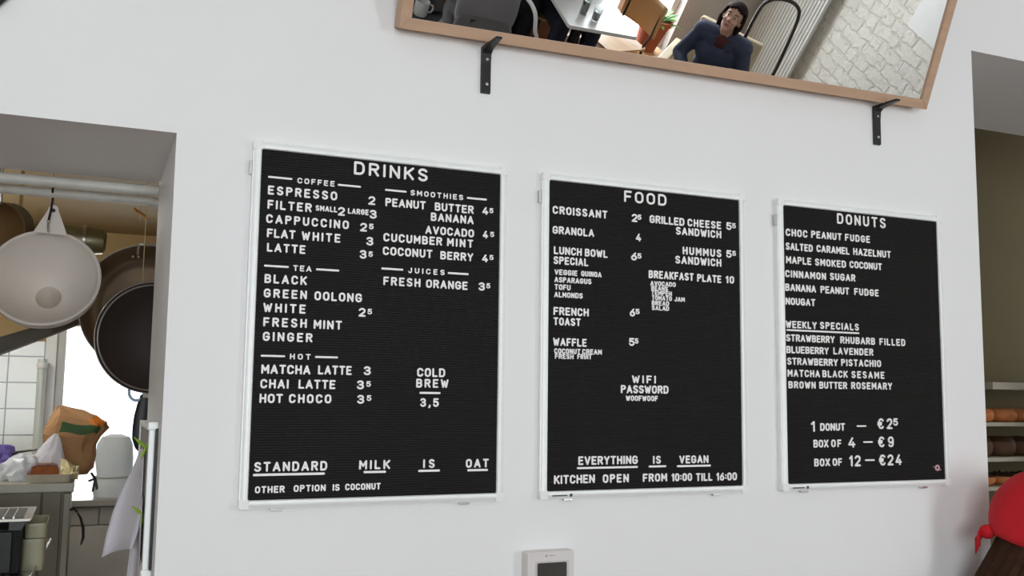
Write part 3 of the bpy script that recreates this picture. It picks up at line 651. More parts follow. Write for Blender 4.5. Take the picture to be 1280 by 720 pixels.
def strap(name, label, top, bot, hook):
    t = thing(name, label, 'hook', top, 0, 'black hooks on the pot rack')
    top = Vector(top); bot = Vector(bot) - top
    o = NB(); tube(o, [(0, 0, 0), bot * 0.5 + Vector((0.001, 0, 0)), bot], 0.0032, 8)
    tube(o, [(0.0, 0.020 * math.cos(a) , 0.014 * math.sin(a) + 0.012) for a in [R3(k) for k in range(-90, 200, 25)]], 0.0028, 8)
    obj('hook_shaft', o, mat('dark_hook_steel', (38, 20, 16), 0.4, 0.3), t, smooth=True)
    o = NB(); h = [bot + Vector(q) for q in hook]; tube(o, h, 0.0026, 8); ell(o, bot, 0.005, seg=10, rings=8)
    tag(obj('hook_eye', o, M_steel, t, smooth=True), 'bright steel hook end')
FY = 0.72 + YB
p0 = at(66, 243, FY); p1 = at(60.5, 277, FY)
strap('pot_hook', 'dark hook on the pot rack carrying the white funnel', (p0.x, FY, RZ - 0.014), p1, [(0, 0, 0), (0.0, -0.006, -0.012), (0.001, -0.010, -0.022), (0.001, 0, -0.028)])
PY = 1.0
q0 = at(202, 300, FY); q1 = at(196.5, 331, FY)
strap('pot_hook', 'dark hook on the pot rack carrying the large steel pan', (q0.x + 0.003, FY, RZ - 0.014), at(197, 331, FY), [(0, 0, 0)] + [tuple((at(184, 385, PY) + Vector((0.020, -0.016 - o_, 0.190 + z_))) - at(197, 331, FY)) for o_, z_ in ((0.03, 0.022), (0.008, 0.016), (-0.006, 0.006), (0.0, -0.005))])

# white funnel, open side to the camera
fc = at(55, 346, FY); fax = Vector((0.07, 0.93, -0.33)).normalized()
t = thing('funnel', 'large milky plastic funnel hanging from the pot rack', 'funnel', fc)
prof = [(0.139, 0.030), (0.1415, 0.012), (0.1425, 0.0), (0.139, -0.003), (0.1345, 0.0), (0.130, 0.016), (0.118, 0.034), (0.082, 0.085), (0.046, 0.127), (0.0335, 0.134), (0.029, 0.150), (0.012, 0.262), (0.015, 0.263), (0.033, 0.155), (0.048, 0.133), (0.086, 0.090), (0.122, 0.042), (0.1365, 0.030), (0.139, 0.030)]
obj('funnel_cone', lathe(NB(), prof, (0, 0, 0), fax, 64), M_plastic, t, smooth=True)
bm = NB(); hw = 0.040; r0 = 0.124; tz = 0.136
tabp = [(-hw * 1.05, r0)] + [(hw * 1.05, r0), (0.013, 0.192)] + [(0.013 * math.cos(R3(a)), 0.194 + 0.012 * math.sin(R3(a))) for a in (20, 60, 90, 120, 160)] + [(-0.013, 0.192)]
prism(bm, tabp, -0.002, 0.002)
Mx = Matrix.Rotation(R3(-7), 4, 'X') @ Matrix.Rotation(R3(3), 4, 'Y')
for v in bm.verts: v.co = Mx @ v.co + Vector((0.002, -0.006 + 0.0, -0.004))
tb = obj('hanging_tab', bm, M_plastic, t, bevel=0.0012)
bm = NB(); lathe(bm, [(0, 0), (0.0055, 0), (0.0055, 0.0008), (0, 0.0008)], Mx @ Vector((0.0, -0.0022, 0.190)) + Vector((0.002, -0.006, -0.004)), (0, -1, 0.1), 14)
tag(obj('hook_hole', bm, M_black, tb), 'dark hole in the tab')

M_pan = mat('browned_pan_steel', (158, 136, 112), 0.33, 0.8, var=0.25, scale=5)
M_dark = mat('dark_nonstick', (44, 34, 30), 0.38, 0.3, var=0.15, scale=6)
pc = at(184, 385, PY)
t = thing('steel_pan', 'large browned steel pan hanging behind the dark lid at the jamb', 'pan', pc)
ax = Vector((-0.05, 1, 0.10)).normalized()
obj('pan_body', lathe(NB(), [(0, 0.075), (0.12, 0.075), (0.150, 0.066), (0.172, 0.034), (0.186, 0.002), (0.191, 0.0), (0.192, 0.003), (0.178, 0.038), (0.154, 0.072), (0.12, 0.079), (0, 0.079)], (0, 0, 0), ax, 64), M_pan, t, smooth=True)
obj('rim_band', tube(NB(), [ax.cross(Vector((0, 0, 1))).normalized() * 0.190 * math.cos(a) + ax.cross(ax.cross(Vector((0, 0, 1)))).normalized() * 0.190 * math.sin(a) for a in [2 * math.pi * k / 64 for k in range(64)]], 0.0028, 8, closed=True), M_steel, t, smooth=True)
bm = NB(); hz = 0.172; tube(bm, [(-0.035, -0.003, hz - 0.012), (-0.035, -0.014, hz + 0.006), (-0.030, -0.016, hz + 0.018), (0.030, -0.016, hz + 0.018), (0.035, -0.014, hz + 0.006), (0.035, -0.003, hz - 0.012)], 0.0045, 8); obj('loop_handle', bm, M_steel, t, smooth=True)
for dx in (-0.048, -0.032): obj('rivet', ell(NB(), (dx, 0.008, hz - 0.018), 0.0045, seg=10, rings=8), M_steel, t, smooth=True)
lc = at(193, 422, 0.87)
t = thing('pan_lid', 'dark round lid with a steel rim hanging in front of the browned pan', 'lid', lc)
ax2 = Vector((-0.04, 1, 0.06)).normalized()
obj('lid_dome', lathe(NB(), [(0, 0.024), (0.06, 0.021), (0.12, 0.010), (0.157, -0.004), (0.160, -0.002), (0.124, 0.014), (0.06, 0.026), (0, 0.029)], (0, 0, 0), ax2, 64), M_dark, t, smooth=True)
s1 = ax2.cross(Vector((0, 0, 1))).normalized(); s2 = ax2.cross(s1)
for rr, off in ((0.160, 0.0), (0.152, -0.004)):
    obj('rim_band', tube(NB(), [ax2 * off + s1 * rr * math.cos(a) + s2 * rr * math.sin(a) for a in [2 * math.pi * k / 64 for k in range(64)]], 0.0024, 8, closed=True), M_steel, t, smooth=True)
bm = NB(); kp = at(165, 419, 0.87) - lc; lathe(bm, [(0, -0.02), (0.012, -0.019), (0.013, -0.012), (0.007, -0.006), (0.007, 0.012), (0, 0.012)], (0.006, 0, -0.008), ax2, 20); obj('lid_knob', bm, M_black, t, smooth=True)

# black ladle hanging below the lid
SY = 0.945
lp = at(181, 487, SY)
t = thing('kitchen_spatula', 'black spatula with a pale blue hanging ring below the dark lid', 'spatula', lp)
c1 = at(169, 489, SY) - lp
tag(obj('hanging_ring', tube(NB(), [Vector((c1.x + 0.004 + 0.021 * math.cos(a), 0.0, c1.z + 0.027 * math.sin(a))) for a in [2 * math.pi * k / 28 for k in range(28)]], 0.0042, 8, closed=True), mat('pale_blue_plastic', (176, 200, 226), 0.35), t, smooth=True), 'pale blue ring')
bm = NB(); lathe(bm, [(0, 0.013), (0.024, 0.012), (0.026, 0.0), (0.024, -0.012), (0, -0.013)], (0.008, 0, 0.0), (1, 0, -0.05), 18); tag(obj('handle_collar', bm, M_white, t, smooth=True), 'white collar')
pts = []
bl = [(183, 494, 7), (181, 505, 9), (179, 520, 11), (178, 535, 12), (177, 548, 11.5), (178, 558, 9), (181, 566, 5)]
bm = NB(); tube(bm, [at(x, y, SY) - lp for x, y, r in bl], 0.02, 16, rads=[r * 0.0023 for x, y, r in bl], flat=0.35); obj('blade', bm, M_black, t, smooth=True)

obj('hanging_wire', tube(NB(), [Vector((c1.x + 0.004, 0.0, c1.z + 0.027)), Vector((c1.x + 0.004, 0.0, KZ - lp.z))], 0.0012, 6), mat('pale_wire', (190, 170, 120), 0.6), t)

# dark round pot at far left and the tag on a string
pc2 = at(-2, 284, 1.0)
t = thing('copper_pot', 'brown copper pot hanging at the far left of the kitchen opening', 'pot', pc2)
M_copper = mat('dark_copper', (88, 62, 26), 0.35, 0.6, var=0.15)
obj('pot_body', lathe(NB(), [(0, 0.11), (0.06, 0.105), (0.070, 0.09), (0.072, 0.0), (0.074, -0.004), (0.069, -0.004), (0.066, 0.088), (0, 0.098)], (0, 0, 0), Vector((0.25, 1, 0.2)), 40), M_copper, t, smooth=True)
obj('pot_handle', tube(NB(), [(0, 0.0, 0.068), (0, -0.01, 0.12), (0, -0.02, 0.20)], 0.006, 8, flat=0.5), M_steel, t, smooth=True)
bm = NB(); a0 = at(175, 268, 1.6); tube(bm, [(a0.x, 1.6, KZ), (a0.x, 1.6, at(175, 276, 1.6).z)], 0.0012, 6)
t = thing('string_tag', 'orange twist tied on a thin string below the kitchen ceiling', 'tag', (a0.x, 1.6, a0.z))
for v in bm.verts: v.co -= Vector((a0.x, 1.6, a0.z))
obj('string', bm, mat('pale_string', (190, 170, 120), 0.8), t)
obj('orange_twist', tube(NB(), [(-0.022, 0, 0.022), (-0.012, 0.0, 0.010), (0.0, 0, 0.006), (0.014, 0, -0.004), (0.026, 0, -0.014)], 0.005, 8, rads=[0.003, 0.007, 0.004, 0.007, 0.003]), mat('orange_plastic', (216, 150, 70), 0.5), t, smooth=True)

w0 = at(52, 470, KY - 0.06)
t = thing('water_pipe', 'pale vertical pipe in front of the white wall tiles beside the kitchen window', 'pipe', (w0.x, KY - 0.06, 0))
obj('pipe_tube', tube(NB(), [(0, 0, 0.0), (0, 0, at(52, 449, KY - 0.06).z)], 0.021, 16), mat('pale_pvc', (206, 212, 206), 0.25, var=0.02), t, smooth=True)
obj('pipe_collar', lathe(NB(), [(0.0215, 0), (0.026, 0.001), (0.026, 0.024), (0.0215, 0.025)], (0, 0, at(52, 460, KY - 0.06).z), (0, 0, 1), 20), M_white, t, smooth=True)
obj('wall_clamp', box(NB(), -0.008, 0.008, 0.0212, 0.046, 1.25, 1.27), M_screw, t)
# ventilation duct under the ceiling
d0 = at(14, 290, 1.9); d1 = at(133, 303, 1.9)
t = thing('ventilation_duct', 'grey metal duct pipe under the kitchen ceiling behind the funnel', 'duct', d0.lerp(d1, 0.5))
dd = (d1 - d0); L = dd.length
M_duct = mat('galvanised_duct', (150, 146, 118), 0.38, 0.8, var=0.1)
bm = NB(); lathe(bm, [(0, -L / 2)] + [(0.052 + (0.0022 if k % 2 else 0), -L / 2 + L * 0.86 * k / 22) for k in range(23)] + [(0.052, L * 0.38), (0.047, L * 0.47), (0.030, L * 0.5), (0, L * 0.5)], (0, 0, 0), dd, 32); obj('duct_pipe', bm, M_duct, t, smooth=True)
obj('joint_ring', lathe(NB(), [(0.053, L * 0.24), (0.058, L * 0.245), (0.058, L * 0.275), (0.053, L * 0.28)], (0, 0, 0), dd, 32), M_steel, t, smooth=True)
zt = KZ - d0.lerp(d1, 0.5).z
obj('ceiling_strap', box(NB(), -L * 0.42 - 0.006, -L * 0.42 + 0.006, -0.003, 0.003, 0.044, zt + 0.02), M_ktan, t)
# steel tray hanging at a slant behind the funnel
P = [at(-8, 424, 1.25), at(62, 404, 1.28), at(104, 391, 1.35), at(110, 401, 1.35), at(66, 418, 1.26), at(-8, 446, 1.22)]
c = sum(P, Vector()) / 6
t = thing('steel_tray', 'slanted stainless steel tray edge behind the funnel, above the tiles', 'tray', c)
bm = NB(); vs = [bm.verts.new(p - c) for p in P]; vb = [bm.verts.new(p - c + Vector((0, 0.02, 0.0))) for p in P]
bm.faces.new((vs[0], vs[1], vs[4], vs[5])); bm.faces.new((vs[1], vs[2], vs[3], vs[4]))
bm.faces.new((vs[0], vb[0], vb[1], vs[1])); bm.faces.new((vs[1], vb[1], vb[2], vs[2]))
o = obj('tray_pan', bm, M_tray, t); solid(o, 0.002, 1)
obj('rolled_rim', tube(NB(), [P[5] - c, P[4] - c, P[3] - c, P[2] - c], 0.0035, 8), M_steel, t, smooth=True)
obj('tray_cord', tube(NB(), [(P[1] - c), (P[1] - c) + Vector((0, 0.01, 0.2)), (P[1].x - c.x - 0.03, 0.25, KZ - c.z)], 0.0012, 6), M_ktan, t)

# ------------------------------------------------------------------ board and sheets on the jamb
M_paper = translucent(mat('white_paper_sheet', (240, 238, 244), 0.7, var=0.01), 0.35, (240, 240, 244))
M_paper2 = mat('grey_paper_sheet', (188, 184, 186), 0.7, var=0.02)
zb0, zb1 = 1.118, 1.425
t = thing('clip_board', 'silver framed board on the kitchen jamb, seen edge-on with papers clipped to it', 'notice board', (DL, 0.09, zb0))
x0 = -0.019
obj('board_panel', box(NB(), x0 + 0.003, -0.001, 0.012, 0.408, 0.010, zb1 - zb0 - 0.010), mat('grey_board_face', (150, 148, 150), 0.6), t)
box_black = obj('shadow_strip', box(NB(), -0.0058, -0.0006, -0.0045, 0.415, 0.006, zb1 - zb0 - 0.006), M_black, t)  # black strip put in as the shadow line between board and jamb
for y0_, y1_ in ((0.0, 0.016), (0.404, 0.42)):
    bm = NB(); box(bm, x0, -0.006, y0_, y1_, 0.0, zb1 - zb0); obj('frame_rail', bm, M_alu, t, bevel=0.003)
for z0_, z1_ in ((0.0, 0.012), (zb1 - zb0 - 0.012, zb1 - zb0)):
    bm = NB(); box(bm, x0, -0.0005, 0.016, 0.404, z0_, z1_); obj('frame_rail', bm, M_alu, t, bevel=0.002)
for z_ in (0.0, zb1 - zb0):
    bm = NB(); box(bm, x0 - 0.003, -0.0003, -0.004, 0.022, z_ - 0.010, z_ + 0.008); obj('corner_cap', bm, M_alu, t, bevel=0.004)
def sheet(name, label, Lp, Rp, yl, yr, m):
    rows = []; n = len(Lp)
    for (lx, ly), (rx, ry) in zip(Lp, Rp):
        a = at(lx, ly, yl); q = at(rx, ry, yr); r = []
        for k in range(9):
            s = k / 8; p = a.lerp(q, s); p.y += 0.035 * math.sin(math.pi * s); p.x = min(p.x, DL - 0.0215); r.append(p)
        rows.append(r)
    bm = NB(); quadstrip(bm, rows); o = obj(name, bm, m, smooth=True, auto=False); solid(o, 0.0012, 0)
    return tag(o, label, 'paper', 'sheets clipped to the jamb board')
sheet('paper_sheet', 'large white paper sheet curling out from the jamb board', [(181, 561), (166, 585), (152, 612), (141, 640), (133, 668), (127, 697)], [(185, 563), (184, 590), (181, 617), (177, 642), (172, 664), (165, 686)], 0.34, 0.20, M_paper)
sheet('paper_sheet', 'narrow grey paper sheet below the large white one on the jamb board', [(180, 622), (172, 645), (166, 668), (162, 692), (159, 716), (158, 740)], [(186, 622), (186, 645), (185, 668), (183, 692), (180, 716), (178, 740)], 0.24, 0.16, M_paper2)
M_green = mat('lime_green_clip', (160, 205, 50), 0.45)
for (px, py), lab in (((180, 560), 'lime green leaf-shaped clip at the top of the jamb board'), ((178, 646), 'lime green leaf-shaped clip halfway down the jamb board')):
    c = at(px, py, 0.19); t = thing('paper_clip', lab, 'clip', c, 0, 'green clips on the jamb board')
    for s, (dx, dz, l) in enumerate(((-0.013, 0.012, 0.036), (0.005, 0.013, 0.032), (-0.004, -0.010, 0.026))):
        d = Vector((dx, 0.0, dz)).normalized(); bm = NB()
        tube(bm, [Vector((0.004, 0, 0)), Vector((0.004, 0, 0)) + d * l * 0.5, Vector((0.004, 0, 0)) + d * l], 0.004, 8, rads=[0.004, 0.0072, 0.0015], flat=0.5); obj('clip_leaf', bm, M_green, t, smooth=True)

# ------------------------------------------------------------------ steel work top unit, tray, bag
cy = 2.0
p = at(91, 606, cy); xr = p.x; zt = at(60, 604, cy).z
t = thing('steel_cabinet', 'tall stainless steel cabinet carrying the tray and paper bag', 'cabinet', (xr - 0.3, cy, 0))
box_ = lambda n, a, m_, par=t, bv=0.002: obj(n, box(NB(), *a), m_, par, bevel=bv)
box_('cabinet_body', (-0.30, 0.295, 0.012, 0.60, 0.02, zt - 0.035), M_dsteel)
box_('work_top', (-0.32, 0.305, -0.02, 0.62, zt - 0.034, zt), mat('worn_worktop_steel', (158, 156, 144), 0.45, 0.4), bv=0.004)
dxl = at(52, 650, cy).x - (xr - 0.3)
d_ = box_('door', (dxl, 0.262, -0.008, 0.011, 0.10, at(70, 613, cy).z), M_dsteel)
obj('door_lip', box(NB(), dxl, 0.262, -0.014, -0.0085, at(70, 613, cy).z - 0.006, at(70, 613, cy).z), M_steel, d_)
box_('door', (-0.29, dxl - 0.006, -0.008, 0.011, 0.10, at(70, 613, cy).z), M_dsteel)
box_('side_rail', (0.272, 0.294, -0.006, 0.011, 0.10, zt - 0.04), mat('pale_rail_steel', (150, 147, 134), 0.5, 0.3))
for sx in (-0.28, 0.27): obj('foot', lathe(NB(), [(0, 0), (0.02, 0), (0.016, 0.02), (0, 0.02)], (sx, 0.06, 0), (0, 0, 1), 12), M_black, t)
ZT = zt
# serving tray with cake and cards
a, c_ = at(31, 602, cy + 0.02), at(91, 602, cy + 0.02); tw = c_.x - a.x; tx = (a.x + c_.x) / 2
t = thing('serving_tray', 'beige serving tray with cake on the steel cabinet', 'tray', (tx, cy + 0.10, ZT))
bm = NB(); h = 0.032
M_beige = mat('beige_melamine', (196, 188, 166), 0.45)
o = NB(); R0 = rrect(-tw / 2 + .01, tw / 2 - .01, -0.09, 0.09, 0.02); R1 = rrect(-tw / 2, tw / 2, -0.10, 0.10, 0.025); R2 = rrect(-tw / 2 + .004, tw / 2 - .004, -0.096, 0.096, 0.022); R4 = rrect(-tw / 2 + .014, tw / 2 - .014, -0.086, 0.086, 0.018)
rings = [[o.verts.new((x, y, z)) for x, y in R] for R, z in ((R0, 0.0005), (R1, h), (R2, h), (R4, 0.004))]
o.faces.new(rings[0][::-1])
for A, B in zip(rings, rings[1:]):
    for k in range(len(A)): o.faces.new((A[k], A[(k + 1) % len(A)], B[(k + 1) % len(A)], B[k]))
o.faces.new(rings[-1]); obj('tray_body', o, M_beige, t, smooth=True)
a = at(38, 590, cy + .06); c_ = at(74, 577, cy + .06)
t = thing('loaf_cake', 'brown loaf cake on the beige tray', 'cake', ((a.x + c_.x) / 2, cy + 0.09, ZT + 0.0045))
lw = (c_.x - a.x) / 2; bm = NB(); prism(bm, [(-lw, 0), (lw, 0), (lw * 1.02, 0.030), (lw * 0.9, 0.050), (lw * 0.4, 0.058), (-lw * 0.5, 0.056), (-lw * 0.92, 0.048), (-lw * 1.02, 0.028)], -0.035, 0.045)
obj('crumb', bm, mat('cake_crumb', (150, 84, 44), 0.85, var=0.2, scale=60, bump=0.4), t, bevel=0.004)
bm = NB(); prism(bm, [(-lw * 1.0, 0.0495), (-lw * 0.5, 0.0575), (lw * 0.4, 0.0595), (lw * 0.93, 0.0515), (lw * 0.86, 0.056), (lw * 0.4, 0.064), (-lw * 0.5, 0.062), (-lw * 0.9, 0.054)], -0.034, 0.044); obj('glaze', bm, mat('red_brown_glaze', (122, 52, 24), 0.35, var=0.15), t)
a = at(75, 590, cy + .06); c_ = at(100, 564, cy + .06)
t = thing('yellow_napkin', 'pale yellow folded napkin beside the cake on the tray', 'napkin', (a.x, cy + 0.10, ZT + 0.0045)); w = c_.x - a.x
bm = NB(); rows = []
for k in range(7):
    s = k / 6; rows.append([Vector((w * s * 0.98, 0.03 * math.sin(s * 5 + j) + 0.02 * j, (0.001 if j == 0 else 0) + 0.026 * j * (1 - 0.45 * s) + 0.006 * math.sin(7 * s + 2 * j) * (j > 0))) for j in range(4)])
quadstrip(bm, rows); o = obj('napkin_fold', bm, mat('pale_yellow_paper', (226, 216, 170), 0.8), t); solid(o, 0.0015, 1)
# white tissue cone and clear bag
a = at(62, 543, cy + .2)
t = thing('paper_tissue', 'crumpled white paper peak behind the cake', 'paper', (a.x, cy + 0.24, ZT))
bm = NB(); rings = []
for k in range(9):
    s = k / 8; rr = 0.072 * (1 - s) ** 0.8 + 0.006; zz = (a.z - ZT) * s
    rings.append([bm.verts.new(((rr * 1.15 * math.cos(q) + 0.02 * s - 0.015 * (1 - s)) * (1 + 0.16 * noise.noise(Vector((q * 2, s * 3, 1)))), rr * 0.55 * math.sin(q) * (1 + 0.3 * noise.noise(Vector((q * 3, s * 4, 5)))), max(0.0008, zz + 0.012 * noise.noise(Vector((q * 2, s * 5, 9)))))) for q in [2 * math.pi * j / 18 for j in range(18)]])
for A, B in zip(rings, rings[1:]):
    for j in range(18): bm.faces.new((A[j], A[(j + 1) % 18], B[(j + 1) % 18], B[j]))
bm.faces.new(rings[-1]); obj('paper_peak', bm, M_paper, t)
a = at(8, 600, cy + .12); c_ = at(52, 570, cy + .12)
t = thing('clear_bag', 'slumped translucent plastic bag left of the beige tray', 'bag', ((a.x + c_.x) / 2 - 0.01, cy + 0.16, ZT))
M_haze = mat('hazy_plastic', (206, 212, 218), 0.35, var=0.05, spec=0.7)
obj('bag_film', lump(NB(), (0, 0, 0.022), (0.078, 0.06, 0.075), 0.28, 2.6, 3, 4, 0.0008), M_haze, t, smooth=True)
a = at(6, 577, cy + .3)
t = thing('purple_cloth', 'bunched purple cloth at the far left of the steel cabinet', 'cloth', (a.x - 0.03, cy + 0.36, ZT))
obj('cloth_bunch', lump(NB(), (0, 0, 0.055), (0.075, 0.05, 0.07), 0.3, 2.8, 8, 4, 0.0008), mat('purple_cotton', (98, 84, 150), 0.9, var=0.12, scale=30), t, smooth=True)
h0 = at(-6, 575, cy + .28); h1 = at(20, 566, cy + .28); h2 = at(45, 562, cy + .28)
t = thing('black_pan', 'black pan with a long handle behind the clear bag', 'pan', (h0.x - 0.12, cy + 0.42, ZT))
obj('pan_body', lathe(NB(), [(0, 0.0005), (0.09, 0.0005), (0.115, h0.z - ZT - 0.03), (0.119, h0.z - ZT - 0.012), (0.112, h0.z - ZT - 0.014), (0.088, 0.006), (0, 0.006)], (0, 0, 0), (0, 0, 1), 36), M_black, t, smooth=True)
tag(obj('pan_handle', tube(NB(), [(0.110, -0.02, h0.z - ZT - 0.020), (h1.x - h0.x + 0.12, -0.10, h1.z - ZT), (h2.x - h0.x + 0.12, -0.12, h2.z - ZT)], 0.008, 8, flat=0.6), M_dark, t, smooth=True), 'black handle with bright edge')

# brown paper bag
a = at(94, 600, cy + .34); tp = at(94, 511, cy + .34)
t = thing('paper_bag', 'crumpled brown paper bag with green and orange print on the steel cabinet', 'bag', (a.x - 0.006, cy + 0.40, ZT))
cols = (72, 98, 150)
H = tp.z - ZT + 0.01
M_kraft = mat('brown_kraft_paper', (164, 124, 84), 0.8, var=0.14, scale=14, bump=0.2, bscale=18)
sc_px = 1 / 288.0
secs = []
for yy_, xl_, xr_, ry in ((602, 70, 108, .045), (592, 70, 116, .05), (578, 66, 117, .055), (562, 60, 117, .062), (550, 57, 121, .068), (540, 57.5, 127.5, .066), (533, 60, 127, .062), (526, 64, 118, .054), (519, 68, 102, .04), (514, 70, 86, .024), (510.5, 72, 77, .008)):
    secs.append(((602 - yy_) / 91.5, ((xl_ + xr_) / 2 - 94) * sc_px, (xr_ - xl_) / 2 * sc_px, ry))
bm = NB(); rings = []
for i, (s, ox, rx, ry) in enumerate(secs):
    ring = []
    for j in range(32):
        q = 2 * math.pi * j / 32; cc, ss = math.cos(q), math.sin(q); e_ = 0.55
        x = rx * math.copysign(abs(cc) ** e_, cc); y = ry * math.copysign(abs(ss) ** e_, ss)
        k_ = 1 + 0.09 * noise.noise(Vector((q * 1.7, s * 7, 2.0))) + 0.10 * 1.7 * (abs(noise.noise(Vector((q * 4, s * 11, 4)))) - 0.2)
        zz = H * s + 0.016 * noise.noise(Vector((q * 1.5, s * 9, 7))) * (0 < s)
        ring.append(bm.verts.new((ox + x * k_, y * k_, max(0.0006, zz))))
    rings.append(ring)
for A, B in zip(rings, rings[1:]):
    for j in range(32): bm.faces.new((A[j], A[(j + 1) % 32], B[(j + 1) % 32], B[j]))
bm.faces.new(rings[0][::-1]); bm.faces.new(rings[-1])
me_b = bm
body = obj('bag_body', bm, M_kraft, t); 
def patch(name, m_, u0, u1, v0, v1, lab):   # printed areas lie just proud of the paper
    bmp = NB(); rows = []
    vs_ = body.data.vertices
    def surf(u, v):
        f = v * (len(secs) - 1); i = min(int(f), len(secs) - 2); g = f - i; j = u * 32; j0 = int(j) % 32; h_ = j - int(j)
        P = lambda i_, j_: vs_[i_ * 32 + j_ % 32].co
        a_ = P(i, j0).lerp(P(i, j0 + 1), h_); b_ = P(i + 1, j0).lerp(P(i + 1, j0 + 1), h_); q = a_.lerp(b_, g); c0 = Vector((q.x * 0, 0, q.z)); return q + (q - c0).normalized() * 0.0018
    for r in range(9): rows.append([surf(u0 + (u1 - u0) * c / 12, v0 + (v1 - v0) * r / 8 + 0.015 * math.sin(c * 0.9 + r)) for c in range(13)])
    quadstrip(bmp, rows); tag(obj(name, bmp, m_, t, smooth=True), lab)
patch('green_print', mat('green_print_ink', (44, 78, 34), 0.7, var=0.1), 0.71, 0.86, 0.44, 0.60, 'dark green printed patch')
patch('orange_print', mat('orange_print_ink', (222, 126, 40), 0.6, var=0.1), 0.80, 0.96, 0.56, 0.70, 'orange printed patch')

# white tied sack and window cupboard
a = at(139, 616, KY - 0.28)
t = thing('kitchen_cupboard', 'low grey kitchen cupboard under the kitchen window', 'cupboard', (0.25, 2.93, 0))
CZ = at(140, 624, 2.93).z
box_('cupboard_body', (-0.36, 0.55, 0.012, 0.36, 0.0, CZ - 0.03), mat('grey_cupboard', (164, 160, 150), 0.5), t)
box_('worktop', (-0.37, 0.56, -0.02, 0.36, CZ - 0.029, CZ), mat('grey_worktop', (150, 146, 136), 0.4), t)
xs = at(123, 660, 2.93).x - 0.25
box_('door', (-0.355, xs - 0.003, -0.006, 0.011, at(110, 656, 2.93).z, CZ - 0.035), mat('grey_door', (158, 154, 144), 0.5), t)
box_('door', (xs + 0.003, 0.54, -0.006, 0.011, at(110, 656, 2.93).z, CZ - 0.035), mat('grey_door_b', (158, 154, 144), 0.5), t)
box_('drawer', (-0.355, 0.54, -0.010, 0.011, 0.10, at(110, 656, 2.93).z - 0.006), mat('pale_drawer', (182, 178, 168), 0.5), t)
b0_ = at(120, 621, 3.0); b1_ = at(166, 543, 3.0); sw_ = (b1_.x - b0_.x) / 2 * 1.18
t = thing('flour_sack', 'white tied sack on the cupboard in front of the kitchen window', 'sack', ((b0_.x + b1_.x) / 2, 3.06, CZ))
M_sack = translucent(mat('white_sack_cloth', (214, 216, 216), 0.8, var=0.04), 0.35, (220, 224, 224))
hh_ = b1_.z - CZ
bm = NB(); pr_ = [(0, 0.0006), (sw_ * 0.95, 0.0006), (sw_ * 1.04, hh_ * 0.14), (sw_ * 0.98, hh_ * 0.27), (sw_ * 0.88, hh_ * 0.32), (sw_ * 0.95, hh_ * 0.42), (sw_ * 0.98, hh_ * 0.62), (sw_ * 0.92, hh_ * 0.84), (sw_ * 0.74, hh_ * 0.95), (sw_ * 0.3, hh_), (0, hh_ * 0.985)]
lathe(bm, pr_, (0, 0, 0), (0, 0, 1), 40)
for v in bm.verts:
    r_ = Vector((v.co.x, v.co.y, 0)); k_ = 1 + 0.10 * noise.noise(v.co * 14) + 0.04 * noise.noise(v.co * 40); v.co.x *= k_; v.co.y *= k_ * 0.8
obj('sack_body', bm, M_sack, t, smooth=True)
tie = obj('tie_cord', tube(NB(), [(sw_ * 0.90 * math.cos(q), sw_ * 0.74 * math.sin(q), hh_ * 0.32) for q in [2 * math.pi * k / 28 for k in range(28)]], 0.006, 8, closed=True), M_sack, t, smooth=True)
bm = NB(); kx = -sw_ * 0.94
for dx, dz in ((-0.02, 0.03), (-0.03, -0.01), (0.012, -0.05), (-0.008, -0.06)): tube(bm, [(kx, -0.03, hh_ * 0.30), (kx + dx * .6, -0.05, hh_ * 0.30 + dz * 0.6), (kx + dx, -0.05, hh_ * 0.30 + dz)], 0.006, 8)
tag(obj('knot', bm, mat('dark_cord', (70, 66, 58), 0.8), tie), 'dark knotted cord end')
# black strap hanging from the cabinet side
t = thing('oven_glove', 'dark cloth hanging beside the steel cabinet', 'cloth', at(99, 640, cy + 0.02))
k0 = at(99, 640, cy + 0.02)
bm = NB(); tube(bm, [at(x, y, cy + 0.02) - k0 for x, y in ((97, 641), (101, 648), (104, 660), (104, 672), (101, 681))], 0.012, 10, rads=[0.007, 0.012, 0.014, 0.013, 0.006], flat=0.4); obj('cloth_fold', bm, mat('dark_grey_cloth', (52, 50, 44), 0.9), t, smooth=True)
obj('hanging_hook', tube(NB(), [(-0.006, 0, 0.0), (-0.018, 0, 0.012), (xr - 0.0055 - k0.x, 0, 0.010)], 0.004, 8), M_black, t)

# ------------------------------------------------------------------ oven, boxes and tray at the lower left
oy = 0.84; oz = at(20, 648, oy).z; xe = at(40, 650, oy).x
t = thing('toaster_oven', 'black fronted countertop oven with slotted steel top at the lower left', 'oven', (xe - 0.20, oy, at(63, 674, 1.5).z - 0.0135))
dz = oz - (at(63, 674, 1.5).z - 0.0135)
bx1 = at(25, 690, oy).x - (xe - 0.20)
box_('oven_body', (-0.22, bx1, 0.012, 0.27, 0.015, dz - 0.03), mat('black_oven_shell', (20, 20, 20), 0.6, spec=0.2), t)
box_('front_panel', (-0.22, at(14, 690, oy).x - (xe - 0.2), -0.004, 0.0115, 0.02, dz - 0.035), mat('dark_oven_glass', (30, 32, 28), 0.4, spec=0.25), t)
tp_ = NB(); prism(tp_, [(-0.23, dz - 0.006), (0.195, dz - 0.006), (0.20, dz), (-0.23, dz)], -0.02, 0.285); obj('top_plate', tp_, mat('pale_steel_top', (190, 188, 178), 0.4, 0.4), t)
bm = NB(); prism(bm, [(bx1 - 0.03, dz - 0.03), (bx1, dz - 0.03), (0.188, dz - 0.0065), (bx1 - 0.03, dz - 0.0065)], -0.012, 0.26); obj('chamfer_strip', bm, M_black, t)
